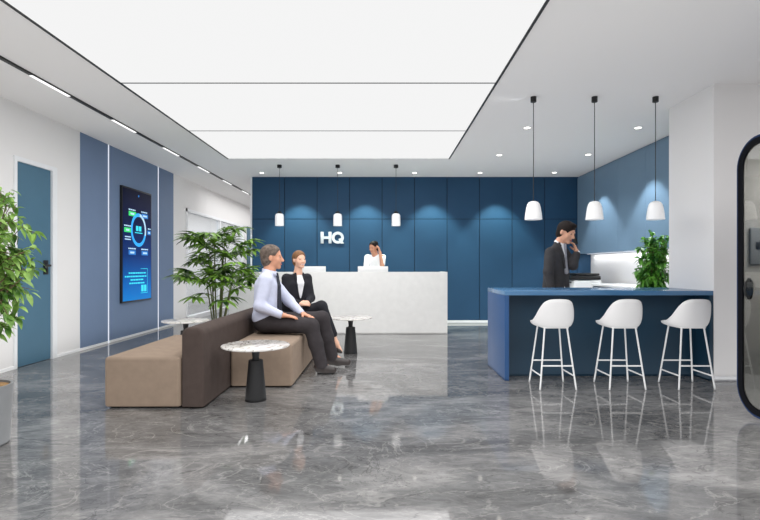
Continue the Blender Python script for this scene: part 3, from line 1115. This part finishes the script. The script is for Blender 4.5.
def head_prims(H, s):
    return [E(H(0, -.012 * s, .030 * s), (.076 * s, .095 * s, .086 * s), H, .02),
            E(H(0, .026 * s, -.035 * s), (.060 * s, .066 * s, .078 * s), H, .03),
            C(H(-.012 * s, .070 * s, -.098 * s), .018 * s, H(.012 * s, .070 * s, -.098 * s), .018 * s, .03),
            C(H(0, .086 * s, .010 * s), .008 * s, H(0, .108 * s, -.030 * s), .0125 * s, .012),
            C(H(-.012 * s, .096 * s, -.034 * s), .008 * s, H(.012 * s, .096 * s, -.034 * s), .008 * s, .01),
            C(H(-.036 * s, .074 * s, .022 * s), .011 * s, H(.036 * s, .074 * s, .022 * s), .011 * s, .015),
            E(H(.044 * s, .058 * s, -.028 * s), (.02 * s, .016 * s, .02 * s), H, .025),
            E(H(-.044 * s, .058 * s, -.028 * s), (.02 * s, .016 * s, .02 * s), H, .025),
            E(H(.077 * s, -.008 * s, -.008 * s), (.012 * s, .020 * s, .032 * s), H, .006),
            E(H(-.077 * s, -.008 * s, -.008 * s), (.012 * s, .020 * s, .032 * s), H, .006)]


def face_parts(H, s, t, hairm, smile=False):
    for sx in (-1, 1):
        e = sculpt('eye', [E(H(sx * .031 * s, .0735 * s, .002 * s), (.0115 * s, .008 * s, .0052 * s), H)], M['eye'], t, .003, .002)
        sculpt('iris', [E(H(sx * .031 * s, .080 * s, .002 * s), (.0095 * s, .0045 * s, .0066 * s), H)], M['iris'], e, .002, .002)
        sculpt('eyebrow', [C(H(sx * .016 * s, .084 * s, .022 * s), .0045 * s, H(sx * .044 * s, .074 * s, .024 * s), .0038 * s)], hairm, t, .003, .002)
    w = .030 if smile else .023
    lip = sculpt('lips', [C(H(-w * s, .078 * s, (-.060 if smile else -.064) * s), .0045 * s, H(0, (.092 if smile else .089) * s, -.068 * s), (.009 if smile else .0072) * s),
                          C(H(0, .090 * s, -.066 * s), .0075 * s, H(w * s, .078 * s, (-.060 if smile else -.064) * s), .0045 * s)], M['lips'], t, .003, .006)
    if smile:
        sculpt('teeth', [C(H(-.018 * s, .0925 * s, -.064 * s), .006 * s, H(.018 * s, .0925 * s, -.064 * s), .006 * s)], M['teeth'], lip, .002, .002)


def hair(H, s, t, m, extra=(), low=-.06, fwdp=.052):
    pr = [E(H(0, -.016 * s, .034 * s), (.086 * s, .105 * s, .094 * s), H), E(H(0, -.045 * s, -.022 * s), (.076 * s, .064 * s, .085 * s), H)]
    pr += list(extra)
    return sculpt('hair', pr, m, t, .005, .02,
                  cuts=[(H(0, fwdp * s, .045 * s), H.f * .85 - H.u * .52)] if True else [],
                  holes=[E(H(.082 * s, .03 * s, -.03 * s), (.03 * s, .05 * s, .05 * s), H), E(H(-.082 * s, .03 * s, -.03 * s), (.03 * s, .05 * s, .05 * s), H),
                         C(H(0, .06 * s, -.03 * s), .055 * s, H(0, .10 * s, -.03 * s), .055 * s)])


def hand(pr, wrist, d, nrm, s, curl, thumb):
    """palm, four jointed fingers and a side thumb; nrm = direction the palm faces; thumb = +1/-1 side"""
    d = Vector(d).normalized()
    nrm = Vector(nrm)
    nrm = (nrm - d * nrm.dot(d)).normalized()
    sd = d.cross(nrm).normalized() * thumb
    wrist = Vector(wrist)
    fr = Fr(wrist, d, nrm)
    pr.append(C(wrist, .026 * s, wrist + d * .03 * s, .024 * s, .02))
    for o in (-.024, -.008, .008, .024):
        pr.append(C(wrist + d * .02 * s + sd * o * .7 * s, .015 * s, wrist + d * .085 * s + sd * o * s, .0125 * s, .008))
    for o, L in ((.028, .070), (.0095, .080), (-.0095, .075), (-.028, .058)):
        p = wrist + d * .088 * s + sd * o * s
        a = curl * .6
        r = .0098 * s
        for q, f in enumerate((.45, .32, .26)):
            dr = d * math.cos(a) + nrm * math.sin(a)
            e = p + dr * L * f * s
            pr.append(C(p, r, e, r * .9, .004))
            p, r = e, r * .9
            a += curl
    p = wrist + d * .028 * s + sd * .028 * s
    dr = (d * .62 + sd * .62 + nrm * .45).normalized()
    e = p + dr * .045 * s
    pr.append(C(p, .0145 * s, e, .0115 * s, .01))
    dr2 = (d * .85 + sd * .15 + nrm * .5).normalized()
    pr.append(C(e, .0115 * s, e + dr2 * .034 * s, .009 * s, .004))


def shoe(t, heel, toe, s=1.0, ankle=None):
    heel, toe = Vector(heel), Vector(toe)
    mid = heel.lerp(toe, .45)
    pr = [C(heel, .040 * s, mid, .042 * s), C(mid, .042 * s, toe, .032 * s), C(heel + Vector((0, 0, .025 * s)), .036 * s, heel.lerp(toe, .3) + Vector((0, 0, .02)), .036 * s)]
    if ankle is not None:
        pr.append(C(heel + Vector((0, 0, .02)), .038 * s, ankle, .04 * s))
    return sculpt('shoe', pr, M['shoe'], t, .006, .025, cuts=[((0, 0, max(.001, min(heel.z, toe.z) - .036 * s)), (0, 0, -1))])


# ---- seated man in the lilac shirt -------------------------------------------------
t = thing('person', 'man in lilac shirt and dark tie seated in profile on the taupe sofa', 'person', (-1.25, 6.0, 0))
s = 1.22
H = Fr(P(272.0, 257.2, 6.05), (.97, .16, -.03))
neck = P(269.3, 271.5, 6.04)
body = head_prims(H, s) + [C(H(0, -.015 * s, -.07 * s), .052 * s, neck, .058 * s, .02)]
sh_r, el_r, wr_r = P(266, 280, 5.85), P(259.5, 306, 5.77), P(281, 315, 5.80)
sh_l, el_l, wr_l = P(271, 280, 6.24), P(289, 301, 6.26), P(301.5, 313.5, 6.15)
hp_r, kn_r, an_r = P(267, 322.3, 5.94), P(311, 326, 5.86), P(320.5, 361, 5.85)
hp_l, kn_l, an_l = P(269, 322.3, 6.13), P(322, 318.5, 6.20), P(331.5, 354, 6.26)


def torso(c_top, c_bot, side, half_t, r_t, half_b, r_b):
    return [C(c_top + side * half_t * q, r_t, c_bot + side * half_b * q, r_b) for q in (-1, 0, 1)]


SY = Vector((0, 1, 0))
tt, tbm = P(267.5, 286, 6.04), P(266.5, 316, 6.04)
body += torso(tt, tbm, SY, .10, .118, .07, .118)
body += [C(neck, .07, tt, .10)]
for a, b, c_ in ((sh_r, el_r, wr_r), (sh_l, el_l, wr_l)):
    body += [C(a, .058, b, .045), C(b, .045, c_, .031)]
for a, b, c_ in ((hp_r, kn_r, an_r), (hp_l, kn_l, an_l)):
    body += [C(a, .10, b, .066), C(b, .066, c_, .042)]
for an, to in ((an_r, P(331, 370.5, 5.85)), (an_l, P(345, 362.5, 6.26))):
    body.append(C(an, .036, to, .022))
hand(body, wr_r + Vector((.012, .004, 0)), (1, .12, -.18), (0, .1, -1), 1.15, .16, 1)
hand(body, wr_l + Vector((.01, -.01, 0)), (.8, -.45, -.22), (-.1, 0, -1), 1.15, .16, -1)
sculpt('body', body, M['skin3'], t, .0075, .03)
face_parts(H, s, t, M['greyhair'])
hair(H, s, t, M['greyhair'])
shirt = torso(tt, tbm, SY, .105, .130, .08, .134)
shirt += [C(P(268, 279, 6.04) - SY * .16, .062, P(268, 279, 6.04) + SY * .16, .062), C(neck + Vector((0, 0, .0)), .072, tt, .11), C(neck + Vector((0, -.03, -.02)), .06, P(267, 279, 6.04) - SY * .15, .062), C(neck + Vector((0, .03, -.02)), .06, P(267, 279, 6.04) + SY * .15, .062)]
for a, b, c_ in ((sh_r, el_r, wr_r), (sh_l, el_l, wr_l)):
    shirt += [C(a, .078, b, .064), C(b, .064, b.lerp(c_, .96), .046)]
shirt += [C(tbm - Vector((.02, .10, .01)), .125, tbm - Vector((.02, -.10, .01)), .125)]
so = sculpt('shirt', shirt, M['shirt'], t, .009, .035, cuts=[(neck + Vector((0, 0, .024)), (.35, 0, 1)), (P(270, 322.5, 6.04), (-.15, 0, -1))],
            holes=[C(wr_r, .034, wr_r + (wr_r - el_r) * .3, .034), C(wr_l, .034, wr_l + (wr_l - el_l) * .3, .034)])
nf = Fr(neck, (1, 0, .0))
cl = MB()
ring0 = [neck + Vector((.088 * math.cos(a) + .006, .084 * math.sin(a), .020 + .020 * -math.cos(a))) for a in [2 * PI * k / 24 for k in range(24)]]
ring1 = [neck + Vector((.096 * math.cos(a) + .006, .092 * math.sin(a), -.035 + .014 * -math.cos(a))) for a in [2 * PI * k / 24 for k in range(24)]]
cl.add(ring0 + ring1, [(k, (k + 1) % 24, 24 + (k + 1) % 24, 24 + k) for k in range(24)])
co_ = cl.build('collar', M['shirt'], so)
co_.modifiers.new('thickness', 'SOLIDIFY').thickness = .006
tie_top = neck + Vector((.092, -.01, -.03))
fx = tt.x + .130
sculpt('tie', [C(tie_top, .021, tie_top + Vector((.012, 0, -.035)), .015, .01), C(tie_top + Vector((.012, 0, -.035)), .015, (fx + .012, 6.02, tt.z), .024),
               C((fx + .012, 6.02, tt.z), .024, (fx + .014, 6.02, tbm.z + .06), .034)], M['tie'], t, .006, .01)
tr = [C(tbm - SY * .09 - Vector((0, 0, .052)), .140, tbm + SY * .09 - Vector((0, 0, .052)), .140)]
for a, b, c_ in ((hp_r, kn_r, an_r), (hp_l, kn_l, an_l)):
    tr += [C(a, .122, b, .090), C(b, .090, b.lerp(c_, .5), .082), C(b.lerp(c_, .5), .082, c_ + (c_ - b).normalized() * .06, .074)]
sculpt('trousers', tr, M['trouser'], t, .009, .035, cuts=[((0, 0, an_r.z - .012), (0, 0, -1)), (P(268, 313.5, 6.04), (-.15, 0, 1))] if False else [((0, 0, .07), (0, 0, -1))])
shoe(t, P(318.5, 368.4, 5.85), P(333.5, 370.2, 5.84), 1.25, an_r + Vector((0, 0, -.03)))
for a_, b_ in ((an_r, P(319.5, 367, 5.85)), (an_l, P(330.5, 360, 6.26))):
    sculpt('sock', [C(a_, .052, b_, .05)], M['jacket'], t, .006, .01)
shoe(t, P(330, 361, 6.26), P(348, 362.3, 6.25), 1.25, an_l + Vector((0, 0, -.03)))
lp = [wr_r, wr_l]

# ---- seated woman in the black suit -------------------------------------------------
t = thing('person', 'smiling woman in black trouser suit and white blouse seated with legs crossed', 'person', (-1.1, 6.45, 0))
s = .98
H = Fr(P(299.3, 259.6, 6.69), (.62, -.78, -.02), (-.05, 0, 1))
T = Fr(P(297, 286, 6.73), (.62, -.78, 0))
neck = P(298, 273.2, 6.72)
pel = P(295.5, 317.5, 6.74)
body = head_prims(H, s) + [C(H(0, -.02 * s, -.07 * s), .050, neck, .052, .02)]
sh_r, el_r, wr_r = T(-.0, 0, 0) + T.r * .158 + Vector((0, 0, .105)), P(285.5, 299, 6.57), P(300, 304, 6.44)
sh_l, el_l, wr_l = T(0, 0, 0) - T.r * .158 + Vector((0, 0, .105)), P(311, 298, 6.77), P(307.5, 302.5, 6.55)
hp_r, kn_r, an_r = pel + T.r * .09, P(321.5, 306.5, 6.51), P(336.5, 343.5, 6.49)
hp_l, kn_l, an_l = pel - T.r * .09, P(318, 314, 6.73), P(322.5, 355, 6.71)
body += torso(T(0, 0, .02), pel, T.r, .085, .092, .07, .095) + [C(neck, .055, T(0, 0, .05), .08)]
for a, b, c_ in ((sh_r, el_r, wr_r), (sh_l, el_l, wr_l)):
    body += [C(a, .045, b, .036), C(b, .036, c_, .026)]
for a, b, c_ in ((hp_r, kn_r, an_r), (hp_l, kn_l, an_l)):
    body += [C(a, .088, b, .056), C(b, .056, b.lerp(c_, .35), .05), C(b.lerp(c_, .35), .05, c_, .030)]
body.append(C(an_r, .03, P(341, 351, 6.47), .020))
body.append(C(an_l, .03, P(328, 362, 6.67), .020))
hand(body, wr_r, (.75, .28, .02), (.3, .75, -.4), .95, .45, 1)
hand(body, wr_l, (-.55, -.75, -.02), (-.4, .1, -.6), .95, .4, -1)
sculpt('body', body, M['skin2'], t, .0075, .028)
face_parts(H, s, t, M['darkhair'], True)
hair(H, s, t, M['blond'], [E(H(0, -.125 * s, .035 * s), (.042 * s, .036 * s, .04 * s), H)], fwdp=.058)
jk = torso(T(0, 0, .01), pel + Vector((0, 0, .02)), T.r, .09, .104, .085, .122)
jk += [C(T(0, 0, -.09) - T.r * .06, .098, T(0, 0, -.09) + T.r * .06, .098), C(sh_r, .055, sh_l, .055), C(neck + Vector((0, 0, -.025)), .06, T(0, 0, .05), .09)]
for a, b, c_ in ((sh_r, el_r, wr_r), (sh_l, el_l, wr_l)):
    jk += [C(a, .060, b, .053), C(b, .053, b.lerp(c_, .90), .043)]
jo = sculpt('jacket', jk, M['jacket'], t, .008, .03, cuts=[(neck + Vector((0, 0, .002)), (0, 0, 1)), (pel + Vector((0, 0, -.10)), (0, 0, -1))],
            holes=[C(T(0, .13, .15), .074, T(0, .125, -.03), .046), C(T(0, .125, -.03), .046, T(0, .12, -.18), .020)])
bl = torso(T(0, 0, .01), pel + Vector((0, 0, .06)), T.r, .06, .100, .05, .108)
sculpt('blouse', bl + [C(neck + Vector((0, 0, -.02)), .058, T(0, .02, .05), .09)], M['wshirt'], t, .008, .03,
       cuts=[(neck + Vector((0, 0, .012)), (.3, -.4, 1))], holes=[C(T(0, .13, .20), .045, T(0, .12, .10), .012)])
for q in (-1, 1):
    sculpt('lapel', [C(neck + T.r * q * .058 + T.f * .035 + Vector((0, 0, -.006)), .016, T(q * .062, .092, .02), .020), C(T(q * .062, .092, .02), .020, T(q * .030, .100, -.15), .010)], M['jacket'], jo, .006, .01)
tr = [C(pel - T.r * .08 + Vector((0, 0, .006)), .121, pel + T.r * .08 + Vector((0, 0, .006)), .121)]
for a, b, c_, e in ((hp_r, kn_r, an_r, .74), (hp_l, kn_l, an_l, .86)):
    tr += [C(a, .104, b, .074), C(b, .074, b.lerp(c_, e), .060)]
sculpt('trousers', tr, M['jacket'], t, .008, .03, cuts=[])
for hl, to in ((P(335, 348.5, 6.49), P(341.3, 352.3, 6.45)), (P(324, 361, 6.71), P(333, 362.5, 6.65))):
    sculpt('shoe', [C(hl, .027, hl.lerp(to, .6), .027), C(hl.lerp(to, .6), .027, to, .016)], M['shoe'], t, .005, .02,
           holes=[])

# ---- man on the phone behind the bar ------------------------------------------------
t = thing('person', 'man in dark grey suit standing behind the blue bar holding phone to ear', 'person', (2.44, 6.92, 0))
s = 1.22
H = Fr(P(566.3, 232.2, 6.88), (.60, -.70, -.38), (.08, 0, 1))
T = Fr(P(557.0, 259, 6.92), (.66, -.75, 0))
neck = P(559.3, 243.5, 6.91)
pel = P(556, 287, 6.94)
body = head_prims(H, s) + [C(H(0, -.02 * s, -.06 * s), .050 * s, neck, .055 * s, .02)]
sh_r, el_r, wr_r = T(.170, 0, .085), P(548.2, 272, 6.72), P(551.5, 291, 6.66)
sh_l, el_l, wr_l = T(-.165, .02, .085), P(573.0, 265.5, 6.84), P(577.0, 252.5, 6.88)
body += torso(T(0, 0, .04), pel, T.r, .10, .105, .07, .11) + [C(neck, .05, T(0, 0, .06), .085)]
for a, b, c_ in ((sh_r, el_r, wr_r), (sh_l, el_l, wr_l)):
    body += [C(a, .056, b, .045), C(b, .045, c_, .031)]
feet = []
for q, dy in ((1, -.02), (-1, .06)):
    hp = pel + T.r * .095 * q
    kn = Vector((hp.x + .04, hp.y + dy - .03, .52))
    an = Vector((hp.x + .0, hp.y + dy, .10))
    body += [C(hp, .10, kn, .064), C(kn, .064, an, .042), C(an, .036, an + T.f * .13 + Vector((0, 0, -.06)), .022)]
    feet.append((hp, kn, an))
hand(body, wr_l, (-.36, .0, 1), (-.80, .10, -.1), 1.12, .40, -1)
hand(body, wr_r, (.15, -.1, -1), (.5, .5, 0), 1.12, .3, 1)
sculpt('body', body, M['skin'], t, .0075, .03)
face_parts(H, s, t, M['darkhair'])
hair(H, s, t, M['darkhair'], [E(H(0, .045 * s, .095 * s), (.055 * s, .04 * s, .026 * s), H)], fwdp=.075)
jk = torso(T(0, 0, .03), pel, T.r, .10, .120, .085, .132)
jk += [C(sh_r, .058, neck - Vector((0, 0, .035)), .06), C(sh_l, .058, neck - Vector((0, 0, .035)), .06), C(neck + Vector((0, 0, -.0)), .070, T(0, 0, .06), .105), C(pel - T.r * .08, .130, pel - T.r * .08 - Vector((0, 0, .12)), .135), C(pel + T.r * .08, .130, pel + T.r * .08 - Vector((0, 0, .12)), .135)]
jk += [C(sh_r, .073, el_r, .062), C(el_r, .062, el_r.lerp(wr_r, .86), .050)]
jo = sculpt('jacket', jk, M['gsuit'], t, .008, .03, cuts=[(neck + Vector((0, 0, .014)), T.f * .55 + Vector((0, 0, 1))), (pel + Vector((0, 0, -.16)), (0, 0, -1))],
            holes=[C(T(-.01, .155, .17), .080, T(-.01, .155, -.06), .046), C(T(-.01, .155, -.06), .046, T(-.01, .165, -.14), .030), C(T(-.01, .165, -.14), .030, T(-.01, .17, -.50), .075)])
sculpt('sleeve', [C(sh_l, .073, el_l, .062), C(el_l, .062, el_l.lerp(wr_l, .86), .050)], M['gsuit'], jo, .007, .03)
sculpt('shirt', torso(T(0, 0, .03), pel, T.r, .07, .116, .06, .124) + [C(neck + Vector((0, 0, .01)), .069, T(0, .02, .06), .10),
       C(wr_l.lerp(el_l, .2), .041, wr_l.lerp(el_l, .02), .040)], M['wshirt'], t, .008, .03, cuts=[(neck + Vector((0, 0, .034)), T.f * .5 + Vector((0, 0, 1)))])
sculpt('tie', [C(neck + T.f * .085 + Vector((0, 0, -.02)), .020, T(-.01, .122, .03), .016), C(T(-.01, .122, .03), .016, T(-.01, .132, -.18), .030)], M['stie'], t, .006, .01)
for q in (-1, 1):
    sculpt('lapel', [C(neck + T.r * q * .075 + T.f * .04, .016, T(q * .064 - .01, .112, .05), .024), C(T(q * .064 - .01, .112, .05), .024, T(q * .036 - .01, .128, -.12), .014)], M['gsuit'], jo, .006, .01)
tr = [C(pel - T.r * .07 - Vector((0, 0, .03)), .12, pel + T.r * .07 - Vector((0, 0, .03)), .12)]
for hp, kn, an in feet:
    tr += [C(hp, .115, kn, .080), C(kn, .080, an + Vector((0, 0, -.03)), .066)]
    shoe(t, an + Vector((0, 0, -.055)) - T.f * .03, an + T.f * .20 + Vector((0, 0, -.062)), 1.1, an + Vector((0, 0, -.02)))
sculpt('trousers', tr, M['gsuit'], t, .009, .03, cuts=[((0, 0, .055), (0, 0, -1))])
ph = thing('mobile_phone', 'black mobile phone held to the ear of the man behind the bar', 'phone', tuple(P(570.6, 240.5, 6.86)))
pc = P(574.4, 238.2, 6.95)
pd = Vector((.32, .12, -1)).normalized()
pn = Vector((1, .25, .25)); pn = (pn - pd * pn.dot(pd)).normalized()
ps = pd.cross(pn)
pm = MB().box(-.04, .04, -.082, .082, -.005, .005, .004)
pm.v = [tuple(pc + ps * v[0] + pd * v[1] + pn * v[2]) for v in pm.v]
pm.build('case', M['black'], ph)
pm = MB().box(-.036, .036, -.075, .075, .0052, .0062)
pm.v = [tuple(pc + ps * v[0] + pd * v[1] - pn * v[2]) for v in pm.v]
pm.build('screen', M['blackm'], ph, False)

# ---- receptionist -------------------------------------------------------------------
t = thing('person', 'receptionist in white shirt standing behind the grey desk, hand raised to ear', 'person', (-.15, 10.25, 0))
s = 1.0
H = Fr(P(373.6, 247.2, 10.16), (-.62, -.72, -.28))
T = Fr(P(375, 262, 10.22), (-.35, -.94, 0))
neck = P(374.8, 254.6, 10.2)
pel = Vector((T.c.x, 10.26, .96))
body = head_prims(H, s) + [C(H(0, -.02, -.07), .052, neck, .055, .02)]
sh_r, el_r, wr_r = T(.165, 0, .09), P(366, 269.5, 10.05), P(371, 273.5, 9.96)
sh_l, el_l, wr_l = T(-.165, 0, .10), P(382.2, 266.2, 10.0), P(380, 252.8, 10.06)
sh_r, sh_l = (sh_r, sh_l) if sh_r.x < sh_l.x else (sh_l, sh_r)
body += torso(T(0, 0, .02), pel, T.r, .09, .095, .07, .10) + [C(neck, .06, T(0, 0, .06), .085)]
for a, b, c_ in ((sh_r, el_r, wr_r), (sh_l, el_l, wr_l)):
    body += [C(a, .048, b, .040), C(b, .040, c_, .028)]
feet = []
for q in (1, -1):
    hp = pel + T.r * .09 * q
    kn = Vector((hp.x, hp.y - .02, .5))
    an = Vector((hp.x, hp.y, .09))
    body += [C(hp, .09, kn, .058), C(kn, .058, an, .036), C(an, .034, an + T.f * .12 + Vector((0, 0, -.055)), .022)]
    feet.append((hp, kn, an))
hand(body, wr_l, (-.25, .1, 1), (-.8, .3, 0), 1.0, .3, -1)
hand(body, wr_r, (.6, -.7, -.1), (0, 0, -1), 1.0, .3, 1)
sculpt('body', body, M['skin3'], t, .0075, .028)
face_parts(H, s, t, M['darkhair'])
hair(H, s, t, M['darkhair'], [E(H(0, -.10, .06), (.04, .04, .04), H)])
shp = torso(T(0, 0, .01), pel, T.r, .095, .108, .08, .118) + [C(sh_r, .055, sh_l, .055), C(neck + Vector((0, 0, -.02)), .06, T(0, 0, .06), .09)]
shp += [C(sh_r, .066, el_r, .056), C(el_r, .056, el_r.lerp(wr_r, .8), .046), C(sh_l, .066, sh_l.lerp(el_l, .75), .056)]
sculpt('shirt', shp, M['wshirt'], t, .009, .03, cuts=[(neck + Vector((0, 0, .008)), (0, -.5, 1))], holes=[C(neck + T.f * .09, .045, T(0, .13, .0), .012)])
tr = [C(pel - T.r * .07, .118, pel + T.r * .07, .118)]
for hp, kn, an in feet:
    tr += [C(hp, .106, kn, .074), C(kn, .074, an, .060)]
    shoe(t, an + Vector((0, 0, -.05)) - T.f * .02, an + T.f * .18 + Vector((0, 0, -.055)), .95, an)
sculpt('trousers', tr, M['trouser'], t, .010, .03, cuts=[((0, 0, .06), (0, 0, -1))])

# ================================================================== LIGHTS
def lamp(name, kind, loc, energy, rot=(0, 0, 0), size=None, size_y=None, color=(1, 1, 1), spot=None, blend=.5, radius=None):
    l = bpy.data.lights.new(name, kind)
    l.energy = energy
    l.color = color
    if kind == 'AREA':
        l.shape = 'RECTANGLE'
        l.size = size
        l.size_y = size_y or size
    if kind == 'SPOT':
        l.spot_size = spot
        l.spot_blend = blend
        l.shadow_soft_size = radius or .03
    o = bpy.data.objects.new(name, l)
    o.location = loc
    o.rotation_euler = rot
    COL.objects.link(o)
    return o


for x in (-1.81, -.357, 1.09, 2.54):
    lamp('wall_wash_spot', 'SPOT', (x, YB - .50, CEIL - .01), 230, spot=math.radians(83), blend=.45, color=(.85, 1, .88))
for y in (9.86, 8.05):
    lamp('cabinet_wash_spot', 'SPOT', (KX - .50, y, CEIL - .01), 150, spot=math.radians(83), blend=.35, color=(.92, .97, 1))
lamp('ceiling_panel_light', 'AREA', ((PX0 + PX1) / 2, (3.53 + 9.2) / 2, CEIL - .03), 150, (0, 0, 0), 4.0, 5.6)
lamp('ceiling_panel_light', 'AREA', (-.8, .9, CEIL - .03), 130, (0, 0, 0), 4.0, 4.6)  # added out of view, stands in for more panels behind the camera
lamp('floor_bounce_fill', 'AREA', (.5, 6, .012), 290, (PI, 0, 0), 9.5, 14)  # added upward lamp, imitates light bounced off the floor to lift the ceiling
lamp('meeting_room_light', 'AREA', (-6.3, 13.8, CEIL - .05), 190, (0, 0, 0), 2.5, 7)
lamp('corridor_light', 'AREA', (-3.7, 15, CEIL - .05), 40, (0, 0, 0), .5, 5)
for x, y in ((3.68, 8.92), (3.69, 7.20), (2.09, 7.20), (2.10, 8.95)):
    lamp('downlight_spot', 'SPOT', (x, y, CEIL - .012), 45, spot=math.radians(95), blend=.8)
lamp('right_side_fill', 'AREA', (3.4, 1.2, CEIL - .05), 110, (0, 0, 0), 3.0, 3.6)  # added fill with no fixture, brightens the pillar and right side
lamp('pillar_fill_spot', 'SPOT', (1.7, 6.0, CEIL - .012), 60, (0, math.radians(50), 0), spot=math.radians(100), blend=1)  # added fill with no fixture, brightens the pillar's left face
lamp('under_cabinet', 'AREA', (4.58, 8.8, 1.525), 9, (0, 0, 0), .06, 4.4)
lamp('booth_fill', 'AREA', (3.6, 3.75, 2.25), 30, (0, 0, 0), .5, .5)  # added fill with no fixture, lifts the dark booth interior

w = bpy.data.worlds.new('world')
sc.world = w
w.use_nodes = True
bg = w.node_tree.nodes['Background']
bg.inputs['Color'].default_value = (.95, .97, 1, 1)
bg.inputs['Strength'].default_value = .6

# ================================================================== CAMERA
cam = bpy.data.cameras.new('camera')
cam.sensor_width = 36
cam.lens = F / 760 * 36
cam.shift_x = -(CX - 380) / 760
cam.shift_y = (CY - 260) / 760
cam.clip_start = .05
co = bpy.data.objects.new('camera', cam)
co.location = (0, 0, EYE)
co.rotation_euler = (PI / 2, 0, 0)
COL.objects.link(co)
sc.camera = co

sc.view_settings.view_transform = 'Standard'
sc.view_settings.look = 'None'
sc.view_settings.exposure = 0
sc.cycles.use_denoising = True
sc.cycles.max_bounces = 8
